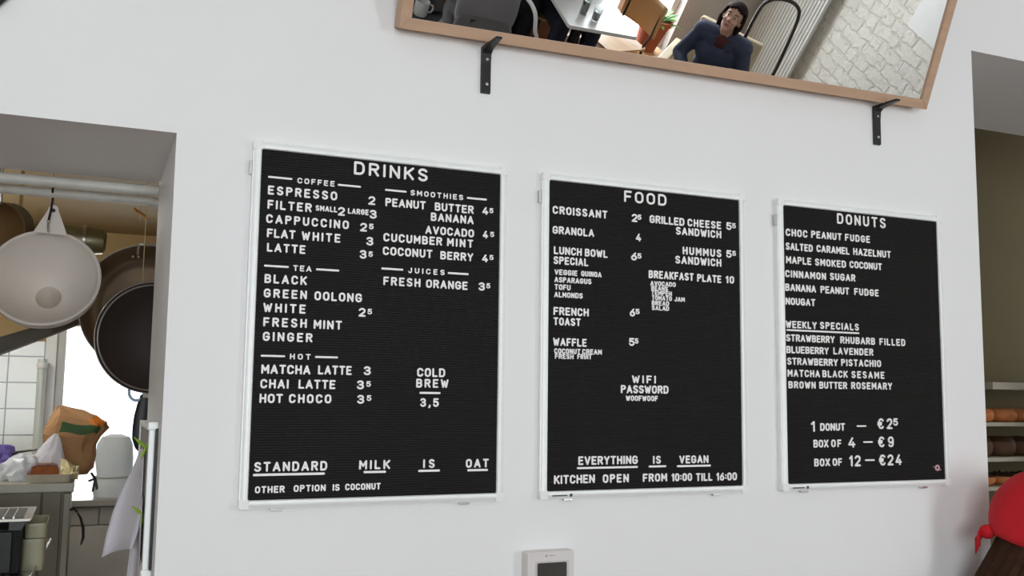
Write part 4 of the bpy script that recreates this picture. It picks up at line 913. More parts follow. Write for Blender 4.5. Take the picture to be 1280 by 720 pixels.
for k, (u0, u1) in enumerate(((0.098, 0.128), (0.134, 0.152), (0.158, 0.178))):
    bm = NB(); box(bm, u0, u1, 0.0, 0.235, dz + 0.0002, dz + 0.0018); tag(obj('vent_slot', bm, M_black, t), 'black vent slot')
for k, u in enumerate((0.131, 0.155)):
    bm = NB(); box(bm, u - 0.002, u + 0.002, 0.0, 0.235, dz + 0.0002, dz + 0.004); obj('vent_bar', bm, M_steel, t)
for sx in (-0.2, bx1 - 0.03): obj('foot', lathe(NB(), [(0, 0), (0.014, 0), (0.012, 0.015), (0, 0.015)], (sx, 0.05, 0), (0, 0, 1), 12), M_black, t)
e0 = at(63, 674, 1.5); e1 = at(37, 724, 0.80); PZ = e0.z - 0.014
t = thing('prep_table', 'steel prep table carrying the oven at the lower left', 'table', (-0.45, 0.75, 0))
box_('table_top', (-0.46, 0.30, 0.0, 0.80, PZ - 0.04, PZ), M_dsteel, t)
for sx in (-0.43, 0.27):
    for sy in (0.03, 0.77): box_('leg', (sx - 0.02, sx + 0.02, sy - 0.02, sy + 0.02, 0, PZ - 0.041), M_dsteel, t)
tag(t, 'steel prep table carrying the oven and the storage tubs at the lower left')
ed = Vector((e1.x - e0.x, e1.y - e0.y, 0)); el_n = ed.length; ang = math.atan2(ed.x, -ed.y)
t = thing('baking_sheet', 'grey baking sheet under the two storage tubs at the lower left', 'baking sheet', ((e0.x + e1.x) / 2, (e0.y + e1.y) / 2, PZ + 0.0004), ang)
o = NB(); hl = el_n / 2
box(o, -0.15, -0.0031, -hl, hl, 0, 0.002); box(o, -0.003, 0, -hl, hl, 0, 0.014); box(o, -0.15, -0.147, -hl, hl, 0.0021, 0.014); box(o, -0.1469, -0.0031, -hl, -hl + 0.003, 0.0021, 0.014); box(o, -0.1469, -0.0031, hl - 0.003, hl, 0.0021, 0.014)
obj('sheet_pan', o, M_steel, t)
obj('rolled_rim', tube(NB(), [(0, -hl, 0.014), (0, hl, 0.014)], 0.0035, 8), M_steel, t, smooth=True)
M_tub = mat('olive_translucent_tub', (168, 166, 138), 0.35, var=0.05)
g0 = at(26, 700, 1.0); zz0 = PZ + 0.003
for k, (x0_, x1_, y0_, lab) in enumerate(((27, 57, 690, 'lower of two pale storage tubs beside the oven'), (30, 58, 668, 'upper of two pale storage tubs beside the oven'))):
    ztop = at(40, 652 if k else 671, 1.0).z; zbot = at(40, 671, 1.0).z + 0.001 if k else zz0
    xa = at(x0_, 680, 1.0).x; xb = at(x1_, 680, 1.0).x; w = (xb - xa) / 2
    t = thing('storage_tub', lab, 'tub', ((xa + xb) / 2, 1.05, zbot), 0, 'storage tubs beside the oven')
    h_ = ztop - zbot; o = NB(); RR = [(rrect(-w * .94, w * .94, -.09, .09, .012), 0.0), (rrect(-w * .98, w * .98, -.095, .095, .014), h_ - .008), (rrect(-w, w, -.10, .10, .015), h_ - .008), (rrect(-w, w, -.10, .10, .015), h_), (rrect(-w * .96, w * .96, -.094, .094, .014), h_), (rrect(-w * .9, w * .9, -.086, .086, .012), h_ * 0.4)]
    rings = [[o.verts.new((x, y, z)) for x, y in q] for q, z in RR]; o.faces.new(rings[0][::-1]); o.faces.new(rings[-1])
    for A, B in zip(rings, rings[1:]):
        for j in range(len(A)): o.faces.new((A[j], A[(j + 1) % len(A)], B[(j + 1) % len(A)], B[j]))
    obj('tub_body', o, M_tub, t)
# added tube light, out of view, put in to brighten the tile wall
t = thing('added_tube_light', 'added tube light on the kitchen ceiling, out of view', 'lamp', (-0.75, 2.2, KZ))
obj('housing', box(NB(), -0.06, 0.06, -0.5, 0.5, -0.04, -0.001), M_white, t)
ML_ = bpy.data.materials.new('tube_glow'); ML_.use_nodes = True
e_ = ML_.node_tree.nodes['Principled BSDF']; e_.inputs['Emission Color'].default_value = (1, 0.98, 0.93, 1); e_.inputs['Emission Strength'].default_value = 120
obj('tube', lathe(NB(), [(0, -0.48), (0.016, -0.48), (0.016, 0.48), (0, 0.48)], (0, 0, -0.058), (0, 1, 0), 16), ML_, t, smooth=True)

# ------------------------------------------------------------------ bakery rack behind the right opening
t = thing('bakery_rack', 'white shelved bakery rack with donuts behind the right opening', 'shelf rack', (4.2, 1.1, 0))
M_shelf = mat('white_shelf_board', (184, 176, 158), 0.5)
SH = [(at(1260, 487, 1.1).z, at(1260, 478, 1.1).z), (at(1260, 533, 1.1).z, at(1260, 528, 1.1).z), (at(1260, 577, 1.1).z, at(1260, 571.5, 1.1).z), (at(1260, 613, 1.1).z, at(1260, 608, 1.1).z)]
for k, (z0_, z1_) in enumerate(SH):
    x0_ = -0.709 if k else at(1241, 482, 1.1).x - 4.2
    box_('shelf', (x0_, 0.8, 0.0, 0.27, z0_, z1_), M_shelf, t)
box_('upright', (0.805, 0.83, 0.0, 0.27, 0, 1.62), M_shelf, t); box_('upright', (-0.74, -0.71, 0.0, 0.27, 0, 1.45), M_shelf, t)
def donut(name, lab, cat, x, y, z, rx, tall, m_, top, group, crumbs=None):
    t = thing(name, lab, cat, (x, y, z), 0, group); R_ = rx * 0.62; r_ = rx - R_
    def tor(bm, sc, zf, rough=0):
        vs = []
        for i in range(24):
            a = 2 * math.pi * i / 24; row = []
            for j in range(12):
                b_ = 2 * math.pi * j / 12; k_ = 1 + rough * noise.noise(Vector((math.cos(a) * 2, math.sin(a) * 2, j * 0.6)) + Vector((x * 9, y, z * 7)))
                q = r_ * sc * k_; row.append(bm.verts.new(((R_ + q * math.cos(b_)) * math.cos(a), (R_ + q * math.cos(b_)) * math.sin(a), r_ * tall + q * tall * math.sin(b_) * zf)))
            vs.append(row)
        for i in range(24):
            for j in range(12): bm.faces.new((vs[i][j], vs[(i + 1) % 24][j], vs[(i + 1) % 24][(j + 1) % 12], vs[i][(j + 1) % 12]))
    bm = NB(); tor(bm, 1.0, 1.0, 0.06); obj('dough_ring', bm, m_, t, smooth=True)
    if top:
        bm = NB(); tor(bm, 1.04, 1.0, 0.08)
        bmesh.ops.delete(bm, geom=[v for v in bm.verts if v.co.z < r_ * tall * 1.25], context='VERTS'); o = obj('icing', bm, top, t, smooth=True)
        if crumbs:
            bm = NB()
            for k in range(16):
                a = random.uniform(0, 6.28); q = random.uniform(-0.5, 0.5) * r_; zc = r_ * tall * 2.05; c = Vector(((R_ + q) * math.cos(a), (R_ + q) * math.sin(a), zc - abs(q) * 0.5)); ell(bm, c, (random.uniform(.004, .010), random.uniform(.004, .009), random.uniform(.004, .012)), seg=6, rings=5)
            obj('crumbs', bm, crumbs, o)
M_dough = mat('golden_dough', (196, 120, 62), 0.6, var=0.15); M_glz = mat('orange_glaze', (206, 134, 84), 0.3, var=0.12)
M_choc = mat('dark_chocolate', (66, 44, 26), 0.4, var=0.15); M_cdough = mat('dark_dough', (92, 62, 36), 0.7, var=0.15); M_crumb = mat('black_crumbs', (34, 28, 26), 0.8)
pos = ['first from the left', 'second from the left', 'third from the left']
for k in range(3):
    x_ = 3.80 + 0.148 * k
    donut('donut', 'glazed orange brown donut on the top donut shelf, ' + pos[k], 'donut', x_, 1.2, SH[1][1] + 0.0003, 0.070, 1.15, M_dough, M_glz, 'donuts on the bakery rack')
    donut('donut', 'dark chocolate donut on the middle donut shelf, ' + pos[k], 'donut', x_ - 0.02, 1.2, SH[2][1] + 0.0003, 0.072, 1.6, M_cdough, M_choc, 'donuts on the bakery rack')
    donut('donut', 'donut with black crumbs on the lowest donut shelf, ' + pos[k], 'donut', x_ - 0.01, 1.2, SH[3][1] + 0.0003, 0.070, 0.95, M_dough, M_choc, 'donuts on the bakery rack', M_crumb)
# ------------------------------------------------------------------ people
def add_hand(bm, w, d, side, up):
    d = Vector(d).normalized(); up = Vector(up).normalized(); x = d.cross(up).normalized() * side
    pc_ = Vector(w) + d * 0.045; MM = Matrix((x, d, up)).transposed()
    ell(bm, pc_, (0.038, 0.050, 0.015), MM, 12, 8)
    for k, (ox, l) in enumerate(((-0.028, 0.060), (-0.010, 0.072), (0.009, 0.068), (0.027, 0.052))):
        p0 = Vector(w) + d * 0.085 + x * ox; p1 = p0 + d * l * 0.55 - up * 0.006; p2 = p1 + d * l * 0.4 - up * 0.022
        cap(bm, p0, p1, 0.0092, 0.0085, 8); cap(bm, p1, p2, 0.0085, 0.007, 8)
    p0 = Vector(w) + d * 0.03 - x * 0.030; p1 = p0 + d * 0.034 - x * 0.022; p2 = p1 + d * 0.028 - x * 0.004
    cap(bm, p0, p1, 0.0115, 0.0100, 8); cap(bm, p1, p2, 0.0100, 0.0078, 8)

SKIN = mat('skin_fair', (214, 168, 146), 0.55, var=0.03, sss=0.0)
def person(label, loc, rotz, seat=None, lean=0.0, head=(0, 0, 0), hair=(40, 28, 24), top=(60, 60, 64), legs=(30, 32, 40), scale=1.0, hairstyle='tied', hands=None, collar=True, group=None, topname='jacket', face=True):
    t = thing('person', label, 'person', loc, rotz, group); t.scale = (scale,) * 3
    sit = seat is not None
    pz = (seat / scale + 0.10) if sit else 0.93
    pel = Vector((0, 0, pz)); L = Matrix.Rotation(lean, 4, 'X')            # positive lean tips the trunk forward (-y)
    tr = lambda x, y, z: pel + (L @ Vector((x, y, z)))
    chest = tr(0, 0.0, 0.32); neck0 = tr(0, 0.012, 0.49); sh = {s: tr(s * 0.175, 0.01, 0.44) for s in (-1, 1)}
    hc = tr(0, -0.015, 0.66)
    HM = Euler(head).to_matrix()
    hp = lambda x, y, z: hc + HM @ Vector((x, y, z))
    if sit:
        kn = {s: Vector((s * 0.13, -0.44, pz - 0.02)) for s in (-1, 1)}; an = {s: Vector((s * 0.13, -0.42, 0.09)) for s in (-1, 1)}
    else:
        kn = {s: Vector((s * 0.095, -0.015, 0.50)) for s in (-1, 1)}; an = {s: Vector((s * 0.10, 0.02, 0.09)) for s in (-1, 1)}
    hip = {s: pel + Vector((s * 0.092, 0, -0.01)) for s in (-1, 1)}
    if hands is None:
        hands = {s: (Vector((s * 0.13, -0.30, pz + 0.10)) if sit else Vector((s * 0.26, -0.03, 0.82))) for s in (-1, 1)}
    el_ = {}
    for s in (-1, 1):
        mid = (sh[s] + hands[s]) / 2; dist = (hands[s] - sh[s]).length; off = math.sqrt(max(0.0, 0.27 ** 2 - (dist / 2) ** 2))
        pole = Vector((s * 0.7, 0.5, -0.6)); ax = (hands[s] - sh[s]).normalized(); pole = (pole - ax * pole.dot(ax)).normalized(); el_[s] = mid + pole * off
    LR = L.to_3x3()
    def trunk(bm, g=0.0):
        ell(bm, pel + Vector((0, 0.0, 0.0)), (0.165 + g, 0.115 + g, 0.12 + g)); ell(bm, tr(0, 0, 0.16), (0.140 + g, 0.105 + g, 0.16 + g), LR); ell(bm, tr(0, 0, 0.32), (0.160 + g, 0.112 + g, 0.17 + g), LR)
        for s in (-1, 1): cap(bm, tr(s * 0.04, 0.012, 0.45), sh[s], 0.066 + g, 0.060 + g)
    def arms(bm, g=0.0, w=0.0):
        for s in (-1, 1):
            cap(bm, sh[s], el_[s], 0.054 + g, 0.042 + g); cap(bm, el_[s], hands[s].lerp(el_[s], w), 0.042 + g, 0.027 + g)
    def leg(bm, g=0.0, w=0.0):
        for s in (-1, 1): cap(bm, hip[s], kn[s], 0.082 + g, 0.056 + g); cap(bm, kn[s], an[s].lerp(kn[s], w), 0.055 + g, 0.038 + g)
    bm = NB(); trunk(bm); arms(bm); leg(bm)
    for s in (-1, 1):
        add_hand(bm, hands[s], (hands[s] - el_[s]), -s, Vector((0, 0.2, 1)) if sit else Vector((s, 0, 0.1)))
        cap(bm, an[s] + Vector((0, 0.02, -0.04)), an[s] + Vector((0, -0.13, -0.06)), 0.035, 0.026)
    cap(bm, neck0 - Vector((0, 0, 0.03)), hp(0, 0.02, -0.06), 0.058, 0.052)
    ell(bm, hp(0, 0.012, 0.025), (0.073, 0.092, 0.092), HM, 20, 14); ell(bm, hp(0, -0.028, -0.045), (0.056, 0.062, 0.072), HM, 16, 12)
    ell(bm, hp(0, -0.062, -0.098), (0.026, 0.022, 0.018), HM)
    for s in (-1, 1):
        ell(bm, hp(s * 0.036, -0.064, -0.028), (0.024, 0.020, 0.022), HM); ell(bm, hp(s * 0.074, 0.01, -0.012), (0.010, 0.020, 0.030), HM)
        ell(bm, hp(s * 0.030, -0.078, 0.030), (0.028, 0.012, 0.009), HM)
    cap(bm, hp(0, -0.082, 0.018), hp(0, -0.108, -0.022), 0.010, 0.014, 10)
    for s in (-1, 1): ell(bm, hp(s * 0.012, -0.096, -0.026), (0.009, 0.010, 0.008), HM, 10, 8)
    obj('body', remesh(bm, 0.0075, 3), SKIN, t, smooth=True, auto=False)
    if face:
        for s in (-1, 1):
            o = obj('eye', ell(NB(), hp(s * 0.031, -0.0765, 0.010), (0.0145, 0.010, 0.0095), HM, 12, 8), mat('eye_white', (225, 220, 215), 0.3) if 'eye_white' not in bpy.data.materials else bpy.data.materials['eye_white'], t, smooth=True)
            obj('iris', ell(NB(), hp(s * 0.031, -0.0838, 0.010), (0.0065, 0.0036, 0.0065), HM, 10, 8), M_black, o, smooth=True)
            obj('eyebrow', tube(NB(), [hp(s * 0.014, -0.090, 0.031), hp(s * 0.031, -0.090, 0.036), hp(s * 0.048, -0.078, 0.032)], 0.0035, 6), mat('hair_%d_%d_%d' % hair, hair, 0.6), t)
        bm = NB(); ell(bm, hp(0, -0.0885, -0.060), (0.021, 0.006, 0.0045), HM, 12, 8); ell(bm, hp(0, -0.088, -0.068), (0.018, 0.006, 0.005), HM, 12, 8)
        obj('lips', bm, mat('lips', (170, 96, 92), 0.45), t, smooth=True)
    # hair shell: keeps the face open
    HMAT = mat('hair_strands', hair, 0.75, var=0.25, scale=40, bump=0.3, bscale=90, spec=0.15)
    bm = NB()
    bmesh.ops.create_uvsphere(bm, u_segments=40, v_segments=26, radius=1.0)
    kill = []
    for v in bm.verts:
        x, y, z = v.co
        if (y < -0.38 and z < 0.48 - 0.3 * abs(x)) or (z < -0.35 and y < 0.0) or z < -0.85: kill.append(v)
    bmesh.ops.delete(bm, geom=kill, context='VERTS')
    for v in bm.verts:
        n_ = 1 + 0.03 * noise.noise(v.co * 5)
        v.co = hp(v.co.x * 0.096 * n_, 0.016 + v.co.y * 0.112 * n_, 0.024 + v.co.z * 0.112 * n_)
    o = obj('hair', bm, HMAT, t, smooth=True, auto=False); solid(o, 0.016, -1)
    if hairstyle == 'tied':
        bm = NB()
        for s in (-1, 1):
            for k in range(4):
                a = R3(8 + 24 * k); q = Vector((s * 0.084 * math.cos(a), 0.012 + 0.078 * math.sin(a), 0))
                tube(bm, [hp(q.x, q.y, 0.03), hp(q.x * 1.06, q.y, -0.04), hp(q.x * 0.98, q.y, -0.105)], 0.02, 8, rads=[0.016, 0.022, 0.008])
        obj('hair_side', bm, HMAT, o, smooth=True)
    if hairstyle == 'tied': obj('hair_bun', lump(NB(), hp(0, 0.115, -0.01), (0.036, 0.030, 0.036), 0.15, 3, 4, 3), HMAT, o, smooth=True)
    if hairstyle == 'long':
        bm = NB()
        for k in range(13):
            a = R3(-5 + 190 * k / 12); q = Vector((0.080 * math.cos(a), 0.03 + 0.080 * math.sin(a), 0))
            tube(bm, [hp(q.x * 0.9, q.y - 0.006, 0.0), hp(q.x * 0.98, q.y, -0.10), hp(q.x * 1.0, q.y + 0.012, -0.19), hp(q.x * 0.85, q.y + 0.005, -0.26)], 0.02, 8, rads=[0.014, 0.020, 0.022, 0.008])
        obj('hair_length', bm, HMAT, o, smooth=True)
    # clothes
    TM = mat(topname + '_cloth', top, 0.85, var=0.08, scale=8, bump=0.12, bscale=25)
    bm = NB(); trunk(bm, 0.022); arms(bm, 0.016, 0.03)
    for s in (-1, 1): cap(bm, hip[s].lerp(pel, .3) , hip[s] + Vector((0, -0.05 if sit else 0, -0.02)), 0.105, 0.095)
    jk = obj(topname, remesh(bm, 0.010, 4), TM, t, smooth=True, auto=False)
    if collar:
        bm = NB(); pts = [neck0 + LR @ Vector((0.072 * math.sin(a), 0.005 - 0.070 * math.cos(a), 0.01 + 0.02 * (1 - math.cos(a)))) for a in [R3(25 + 310 * k / 20) for k in range(21)]]
        tube(bm, pts, 0.02, 8, flat=1.4, rads=[0.012] + [0.019] * 19 + [0.012]); cl = obj('collar', bm, TM, jk, smooth=True)
        for s in (-1, 1):
            bm = NB(); a_ = neck0 + LR @ Vector((s * 0.035, -0.085, 0.0)); ell(bm, a_ + LR @ Vector((s * 0.03, -0.02, -0.045)), (0.042, 0.012, 0.055), LR @ Matrix.Rotation(s * 0.5, 3, 'Y'), 12, 8); obj('lapel', bm, TM, jk, smooth=True)
        bm = NB(); ell(bm, neck0 + LR @ Vector((0, -0.078, -0.055)), (0.072, 0.046, 0.085), LR, 14, 10); tag(obj('jumper', bm, mat('dark_red_knit', (78, 36, 36), 0.9, var=0.1, scale=40), t, smooth=True), 'dark red jumper at the neck')
    bm = NB(); leg(bm, 0.014, 0.05); ell(bm, pel + Vector((0, 0, -0.02)), (0.172, 0.122, 0.11))
    obj('trousers', remesh(bm, 0.010, 3), mat('trouser_cloth', legs, 0.85, var=0.1, scale=20), t, smooth=True, auto=False)
    for s in (-1, 1):
        bm = NB(); cap(bm, an[s] + Vector((0, 0.045, -0.045)), an[s] + Vector((0, -0.15, -0.055)), 0.044, 0.034, 12)
        for v in bm.verts: v.co.z = max(v.co.z, 0.001)
        obj('shoe', bm, M_black, t, smooth=True)
    return t, hp, tr

def chair(name, label, loc, rotz, seatm, legm, backh=0.82, seath=0.45, group=None, style='ply'):
    t = thing(name, label, 'chair', loc, rotz, group)     # front of the chair is -y
    bm = NB(); R_ = rrect(-0.20, 0.20, -0.21, 0.20, 0.05); A = [bm.verts.new((x, y, seath - 0.016 + 0.006 * (abs(x) / 0.2) ** 2)) for x, y in R_]; B = [bm.verts.new((x, y, seath + 0.006 * (abs(x) / 0.2) ** 2)) for x, y in R_]
    bm.faces.new(A[::-1]); bm.faces.new(B)
    for k in range(len(A)): bm.faces.new((A[k], A[(k + 1) % len(A)], B[(k + 1) % len(A)], B[k]))
    obj('seat', bm, seatm, t, bevel=0.003)
    for sx in (-1, 1):
        obj('leg', tube(NB(), [(sx * 0.175, -0.18, seath - 0.015), (sx * 0.20, -0.21, 0.0)], 0.011, 10), legm, t, smooth=True)
        obj('leg', tube(NB(), [(sx * 0.17, 0.17, seath - 0.015), (sx * 0.195, 0.22, 0.0)], 0.011, 10), legm, t, smooth=True)
    if style == 'ply':
        for sx in (-1, 1): obj('back_post', tube(NB(), [(sx * 0.165, 0.17, seath - 0.01), (sx * 0.165, 0.215, seath + 0.10), (sx * 0.165, 0.235, backh - 0.04)], 0.009, 8), legm, t, smooth=True)
        bm = NB(); rows = []
        for i in range(7):
            z = backh - 0.26 + 0.26 * i / 6; rows.append([Vector((-0.20 + 0.40 * k / 10, 0.245 + 0.03 * (z - seath) - 0.035 * ((k - 5) / 5) ** 2, z)) for k in range(11)])
        quadstrip(bm, rows); o = obj('backrest', bm, seatm, t, smooth=True, auto=False); solid(o, 0.012, 0)
    else:
        pts = [(-0.19, 0.18, seath - 0.01), (-0.20, 0.20, seath + 0.2), (-0.185, 0.225, backh - 0.13), (-0.13, 0.235, backh - 0.03), (0, 0.24, backh), (0.13, 0.235, backh - 0.03), (0.185, 0.225, backh - 0.13), (0.20, 0.20, seath + 0.2), (0.19, 0.18, seath - 0.01)]
        V_ = [Vector(p) for p in pts]; sm_ = []
        for k in range(len(V_) - 1):
            p0, p1, p2, p3 = V_[max(0, k - 1)], V_[k], V_[k + 1], V_[min(len(V_) - 1, k + 2)]
            for q in (0, .25, .5, .75): sm_.append(0.5 * ((2 * p1) + (p2 - p0) * q + (2 * p0 - 5 * p1 + 4 * p2 - p3) * q * q + (3 * p1 - p0 - 3 * p2 + p3) * q ** 3))
        pts = sm_ + [V_[-1]]
        obj('back_hoop', tube(NB(), pts, 0.014, 12), legm, t, smooth=True)
        if style == 'bent':
            pts = [(-0.11, 0.19, seath - 0.005), (-0.105, 0.205, seath + 0.18), (-0.07, 0.22, backh - 0.17), (0, 0.225, backh - 0.12), (0.07, 0.22, backh - 0.17), (0.105, 0.205, seath + 0.18), (0.11, 0.19, seath - 0.005)]
            obj('inner_hoop', tube(NB(), pts, 0.010, 12), legm, t, smooth=True)
    return t

M_ply = wood_mat('light_plywood', (212, 168, 116), 0.45, (3, 30, 3), 0.12)
M_cream = mat('cream_upholstery', (206, 190, 160), 0.85, var=0.05)
M_bent = mat('dark_bentwood', (52, 38, 30), 0.35, var=0.15)
M_whitem = mat('white_metal', (228, 228, 226), 0.35)
RT = lambda dx, dy: math.atan2(dx, -dy)      # turn that points a front (-y) along (dx, dy)

# cafe table with two glasses
t = thing('cafe_table', 'square white topped cafe table with two glasses, reflected in the mirror', 'table', (3.145, -4.08, 0))
bm = NB(); prism(bm, rrect(-0.27, 0.27, -0.40, 0.40, 0.02, 3), 0, 0.025)
for v in bm.verts: v.co = Vector((v.co.x, v.co.z, 0.725 + v.co.y))
obj('table_top', bm, mat('white_laminate', (238, 238, 236), 0.3, var=0.01), t, bevel=0.003)
obj('pedestal', tube(NB(), [(0, 0, 0.02), (0, 0, 0.7245)], 0.035, 16), M_black, t, smooth=True)
bm = NB(); box(bm, -0.22, 0.22, -0.03, 0.03, 0, 0.025); box(bm, -0.03, 0.03, -0.30, -0.0301, 0, 0.025); box(bm, -0.03, 0.03, 0.0301, 0.30, 0, 0.025); obj('foot_cross', bm, M_black, t)
M_cola = mat('dark_cola', (64, 34, 22), 0.2)
for k, (x, y, lab) in enumerate(((3.055, -3.90, 'tall glass of dark drink, farther from the near table edge'), (3.125, -3.83, 'short glass of dark drink, nearer the near table edge'))):
    g = thing('drinking_glass', lab, 'glass', (x, y, 0.7504), 0, 'glasses on the cafe table'); h = 0.14 if k == 0 else 0.095
    obj('tumbler', lathe(NB(), [(0, 0.0), (0.027, 0.0), (0.033, h), (0.031, h), (0.0255, 0.006), (0, 0.006)], seg=24), M_clear, g, smooth=True)
    obj('drink', lathe(NB(), [(0, 0.0065), (0.0248, 0.0065), (0.0285, h * 0.7), (0, h * 0.7)], seg=24), M_cola, g, smooth=True)

# seated woman in the armchair
wd = Vector((-0.65, 0.76)); wr = RT(*wd); wp = Vector((4.13, -3.74, 0))
ac = thing('arm_chair', 'cream armchair with pale wooden arms under the woman in navy', 'chair', wp - Vector((wd.x, wd.y, 0)) * 0.02, wr)
bm = NB(); prism(bm, rrect(-0.26, 0.26, -0.30, 0.26, 0.05), 0, 0.10)
for v in bm.verts: v.co = Vector((v.co.x, v.co.z, 0.27 + v.co.y))
obj('seat', bm, M_cream, ac, bevel=0.015)
bm = NB(); box(bm, -0.26, 0.26, 0.20, 0.29, 0.36, 0.82, Matrix.Translation((0, 0.02, 0)) @ Matrix.Rotation(R3(-6), 4, 'X')); obj('backrest', bm, M_cream, ac, bevel=0.02)
for s in (-1, 1):
    bm = NB(); box(bm, s * 0.33 - 0.035, s * 0.33 + 0.035, -0.28, 0.30, 0.535, 0.56); obj('arm', bm, mat('pale_birch', (226, 206, 170), 0.45) if s < 0 else bpy.data.materials['pale_birch'], ac, bevel=0.008)
    for y in (-0.24, 0.26): obj('leg', tube(NB(), [(s * 0.33, y, 0.5345), (s * 0.33, y * 1.08, 0)], 0.017, 10), bpy.data.materials['pale_birch'], ac, smooth=True)
    obj('seat_rail', tube(NB(), [(s * 0.255, 0.0, 0.30), (s * 0.33, 0.0, 0.30)], 0.012, 8), bpy.data.materials['pale_birch'], ac)
person('person seated in a navy coat with dark tied hair, facing the mirror from the armchair', wp, wr, seat=0.372, lean=0.22, head=(-0.30, -0.10, 0.10), hair=(40, 28, 25), top=(62, 70, 92), legs=(28, 30, 40), scale=0.90, topname='coat')
chair('bentwood_chair', 'dark bentwood chair with a hoop back beside the radiator', (4.63, -3.72, 0), RT(0, 1), M_bent, M_bent, 1.12, 0.46, style='hoop')
chair('plywood_chair', 'light plywood chair with black legs at the window end of the cafe table', (3.56, -4.26, 0), RT(-0.9, 0.35), M_ply, M_black, 0.80)
chair('plywood_chair', 'light plywood chair under the person in dark clothes at the left table end', (2.46, -4.55, 0), RT(1, 0.1), M_ply, M_black, 0.80)
chair('hoop_chair', 'empty chair with a white tubular hoop back at the left end of the cafe table', (2.80, -3.80, 0), RT(1, -0.15), M_ply, M_whitem, 0.84, style='hoop')
person('person in dark clothes at the left table end behind the empty hoop chair', (2.47, -4.55, 0), RT(1, 0.1), seat=0.452, lean=0.05, head=(0.25, 0, 0), hair=(34, 28, 26), top=(30, 32, 40), legs=(26, 28, 36), hairstyle='short', collar=False, topname='sweater')
chair('plywood_chair', 'light plywood chair on the street side of the cafe table', (3.16, -4.56, 0), RT(0, 1), M_ply, M_black, 0.80)
person('person in dark navy seated on the street side of the cafe table', (3.16, -4.54, 0), RT(0, 1), seat=0.452, lean=0.25, head=(0.3, 0, 0.2), hair=(44, 32, 26), top=(32, 36, 56), legs=(30, 34, 52), hairstyle='short', collar=False, topname='sweater')
# grey jacketed customer with backpack
gp, hpf, trf = person('person standing with back to the mirror in a grey jacket', (1.86, -2.86, 0), RT(0.1, -1), hands={s: Vector((s * 0.10, -0.36, 1.12)) for s in (-1, 1)}, head=(0.1, 0, 0), hair=(60, 46, 36), top=(112, 112, 116), legs=(120, 140, 170), hairstyle='short', collar=False, topname='jacket')
t = thing('backpack', 'grey backpack with a curved seam on the standing person', 'backpack', (1.86, -2.86 + 0.16, 1.02), RT(0.1, -1))
M_bag = mat('grey_backpack_cloth', (124, 122, 124), 0.8, var=0.06); M_bag2 = mat('dark_grey_backpack_cloth', (96, 94, 94), 0.8, var=0.06)
bm = NB(); ell(bm, (0, 0.055, 0.22), (0.17, 0.075, 0.26), None, 24, 16); 
for v in bm.verts: v.co.z = max(v.co.z, 0.0)
obj('bag_body', bm, M_bag, t, smooth=True)
bm = NB(); ell(bm, (0, 0.085, 0.10), (0.165, 0.065, 0.13), None, 24, 14)
for v in bm.verts: v.co.z = max(v.co.z, 0.0)
pk = obj('front_pocket', bm, M_bag2, t, smooth=True)
obj('label_patch', box(NB(), -0.09, -0.05, 0.128, 0.134, 0.15, 0.172), M_black, pk)
for s in (-1, 1): obj('strap', tube(NB(), [(s * 0.09, 0.0, 0.40), (s * 0.10, -0.12, 0.475), (s * 0.12, -0.285, 0.36), (s * 0.15, -0.24, 0.12), (s * 0.14, -0.02, 0.05)], 0.018, 8, flat=0.4), M_bag2, t, smooth=True)

# bar table with mug, laptop and blue bag
t = thing('bar_table', 'tall black bar table beside the standing person', 'table', (1.60, -3.22, 0))
bm = NB(); prism(bm, rrect(-0.30, 0.22, -0.25, 0.25, 0.02, 3), 0, 0.025)
for v in bm.verts: v.co = Vector((v.co.x, v.co.z, 0.925 + v.co.y))
obj('table_top', bm, mat('dark_table_top', (44, 46, 52), 0.35), t, bevel=0.003)
obj('pedestal', tube(NB(), [(0, 0, 0.02), (0, 0, 0.9245)], 0.03, 14), M_black, t, smooth=True)
obj('foot_disc', lathe(NB(), [(0, 0), (0.22, 0), (0.21, 0.02), (0, 0.024)], seg=32), M_black, t)
t = thing('coffee_mug', 'white coffee mug on the bar table', 'mug', (1.63, -3.035, 0.9504))
obj('mug_body', lathe(NB(), [(0, 0), (0.036, 0), (0.041, 0.01), (0.042, 0.085), (0.038, 0.085), (0.036, 0.012), (0, 0.01)], seg=28), M_white, t, smooth=True)
obj('handle', tube(NB(), [(0.040, 0, 0.070), (0.062, 0, 0.066), (0.068, 0, 0.045), (0.060, 0, 0.024), (0.040, 0, 0.020)], 0.0055, 8), M_white, t, smooth=True)
t = thing('laptop', 'open dark laptop on the bar table', 'laptop', (1.70, -3.21, 0.9504), R3(160))
obj('keyboard_base', box(NB(), -0.11, 0.09, -0.13, 0.05, 0.0, 0.014), M_black, t, bevel=0.003)
bm = NB(); box(bm, -0.11, 0.09, 0.0, 0.008, 0.0, 0.19, Matrix.Translation((0, 0.052, 0.012)) @ Matrix.Rotation(R3(-15), 4, 'X')); obj('screen_lid', bm, mat('dark_lid', (60, 66, 78), 0.3, 0.3), t, bevel=0.003)
t = thing('blue_pouch', 'blue cloth pouch on the bar table', 'pouch', (1.45, -3.20, 0.9504))
obj('pouch_body', lump(NB(), (0, 0, 0.06), (0.10, 0.07, 0.07), 0.2, 2.4, 11, 4, 0.0005), mat('blue_cloth', (70, 104, 168), 0.8, var=0.15, scale=10), t, smooth=True)

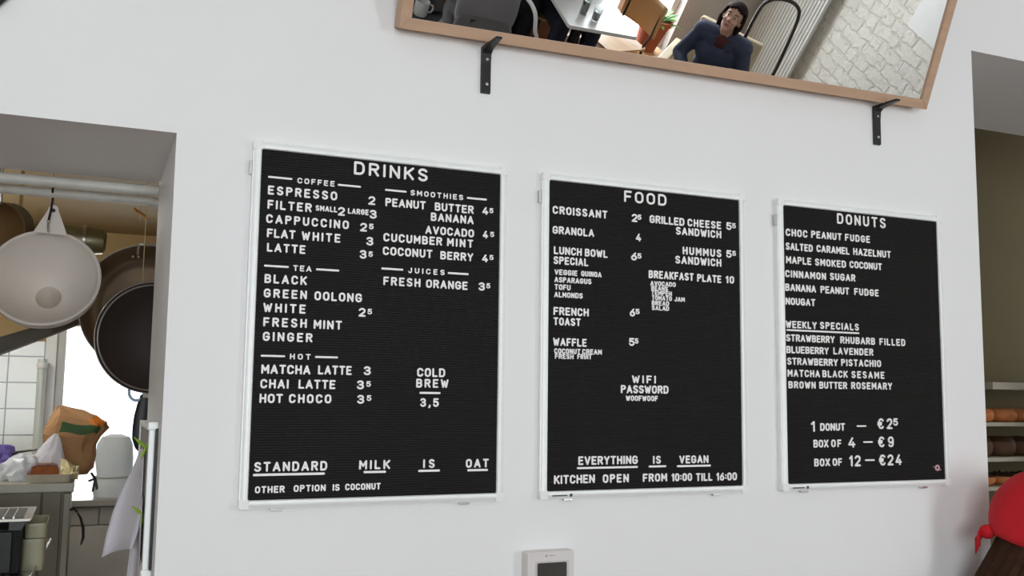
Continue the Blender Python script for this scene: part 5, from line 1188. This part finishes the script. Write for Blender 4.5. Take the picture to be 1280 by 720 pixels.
# plant on a stool at the street window
t = thing('plant_stool', 'low wooden stool under the potted plant at the street window', 'stool', (4.10, -4.66, 0))
obj('seat', lathe(NB(), [(0, 0.20), (0.16, 0.20), (0.165, 0.21), (0.16, 0.225), (0, 0.225)], seg=32), M_ply, t)
for a in (45, 135, 225, 315): obj('leg', tube(NB(), [(0.11 * math.cos(R3(a)), 0.11 * math.sin(R3(a)), 0.20), (0.14 * math.cos(R3(a)), 0.14 * math.sin(R3(a)), 0)], 0.014, 8), M_ply, t, smooth=True)
t = thing('potted_plant', 'green leafy plant in a terracotta pot at the street window', 'plant', (4.10, -4.66, 0.2254))
M_terra = mat('terracotta', (176, 96, 66), 0.8, var=0.1)
obj('pot', lathe(NB(), [(0, 0), (0.085, 0), (0.125, 0.24), (0.138, 0.245), (0.14, 0.29), (0.128, 0.292), (0.12, 0.25), (0.10, 0.24), (0, 0.24)], seg=36), M_terra, t, smooth=True)
bm = NB()
for k in range(70):
    a = random.uniform(0, 6.28); l = random.uniform(0.10, 0.20); el2 = random.uniform(0.2, 1.35); r0 = random.uniform(0, 0.06)
    b0 = Vector((r0 * math.cos(a), r0 * math.sin(a), 0.24)); d = Vector((math.cos(a) * math.cos(el2), math.sin(a) * math.cos(el2), math.sin(el2))); s = d.cross(Vector((0, 0, 1))).normalized()
    mid = b0 + d * l * 0.6; tip = b0 + d * l + Vector((0, 0, -0.03)); w_ = 0.02
    vs = [bm.verts.new(p) for p in (b0, mid - s * w_, mid + Vector((0, 0, 0.006)), mid + s * w_, tip)]
    bm.faces.new((vs[0], vs[1], vs[2])); bm.faces.new((vs[0], vs[2], vs[3])); bm.faces.new((vs[1], vs[4], vs[2])); bm.faces.new((vs[2], vs[4], vs[3]))
obj('foliage', bm, mat('fresh_green_leaf', (104, 176, 70), 0.5, var=0.2, scale=20), t)

# radiator and white panel on the brick wall
t = thing('radiator', 'tall white column radiator on the whitewashed wall, reflected in the mirror', 'radiator', (5.2, -4.46, 0))
for k in range(19):
    y = -0.36 + 0.04 * k; obj('column', tube(NB(), [(-0.075, y, 0.20), (-0.075, y, 2.05)], 0.0165, 10), M_white, t, smooth=True)
for z in (0.22, 2.03): obj('header_pipe', tube(NB(), [(-0.075, -0.385, z), (-0.075, 0.385, z)], 0.020, 10), M_white, t, smooth=True)
for y in (-0.3, 0.3): obj('wall_bracket', box(NB(), -0.075, -0.001, y - 0.015, y + 0.015, 1.9, 1.93), M_white, t)
obj('supply_pipe', tube(NB(), [(-0.075, 0.385, 0.22), (-0.075, 0.42, 0.20), (-0.075, 0.43, 0.0)], 0.011, 8), M_white, t, smooth=True)
t = thing('white_panel', 'plain white panel on the whitewashed wall right of the radiator', 'panel', (5.2, -2.75, 1.37))
obj('panel_face', box(NB(), -0.022, -0.001, -0.545, 0.6, 0, 1.1), M_white, t, bevel=0.002)
obj('hanger', box(NB(), -0.018, -0.001, -0.03, 0.03, 1.1005, 1.12), M_screw, t)

# ------------------------------------------------------------------ person with red headscarf at the right opening
hx = at(1314, 650, -0.22); SS = (hx.z - 0.0) / (0.447 + 0.10 + 0.655)
st = thing('stool', 'round wooden stool under the person in the red headscarf', 'stool', (hx.x - 0.06, hx.y + 0.05, 0))
obj('seat', lathe(NB(), [(0, 0.36), (0.17, 0.36), (0.175, 0.375), (0.17, 0.385), (0, 0.385)], seg=32), M_ply, st)
for a in (45, 135, 225, 315): obj('leg', tube(NB(), [(0.12 * math.cos(R3(a)), 0.12 * math.sin(R3(a)), 0.36), (0.16 * math.cos(R3(a)), 0.16 * math.sin(R3(a)), 0)], 0.014, 8), M_ply, st, smooth=True)
p_, hp, tr_ = person('person in a red headscarf with brown hair at the right edge beside the bakery opening', (hx.x - 0.06, hx.y + 0.05, 0), RT(0.77, -0.64), seat=0.388, lean=0.10, head=(0.35, 0, 0), hair=(58, 36, 24), top=(52, 46, 44), legs=(40, 40, 46), hairstyle='long', collar=False, topname='shirt')
M_scarf = mat('red_headscarf_cloth', (200, 16, 32), 0.8, var=0.06, scale=10)
bm = NB(); bmesh.ops.create_uvsphere(bm, u_segments=40, v_segments=26, radius=1.0)
kill = [v for v in bm.verts if v.co.z < -0.60 or (v.co.y < -0.62 and v.co.z < 0.35)]
bmesh.ops.delete(bm, geom=kill, context='VERTS')
for v in bm.verts:
    n_ = 1 + 0.025 * noise.noise(v.co * 3.0); v.co = hp(v.co.x * 0.118 * n_, 0.022 + v.co.y * 0.140 * n_, 0.020 + v.co.z * 0.142 * n_)
sc_ = obj('headscarf', bm, M_scarf, p_, smooth=True, auto=False); solid(sc_, 0.004, 1); tag(sc_, 'red cloth headscarf')
bm = NB(); ell(bm, hp(0.0, 0.152, -0.062), (0.022, 0.022, 0.020), None, 14, 10); kn_ = obj('scarf_knot', bm, M_scarf, sc_, smooth=True)
for s, (dx, dz) in enumerate(((0.02, -0.045), (-0.035, -0.02))):
    bm = NB(); a0 = hp(0, 0.154, -0.062); rows = []
    for k in range(6):
        q = k / 5; c = a0 + Vector((dx * q, 0.032 * q + 0.006 * math.sin(q * 5), dz * q)); rows.append([c + Vector((0.006 * q, 0.0, w_ * (0.008 + 0.014 * q))) for w_ in (-1, 0, 1)])
    quadstrip(bm, rows); o = obj('scarf_tail', bm, M_scarf, sc_, smooth=True, auto=False); solid(o, 0.003, 0)
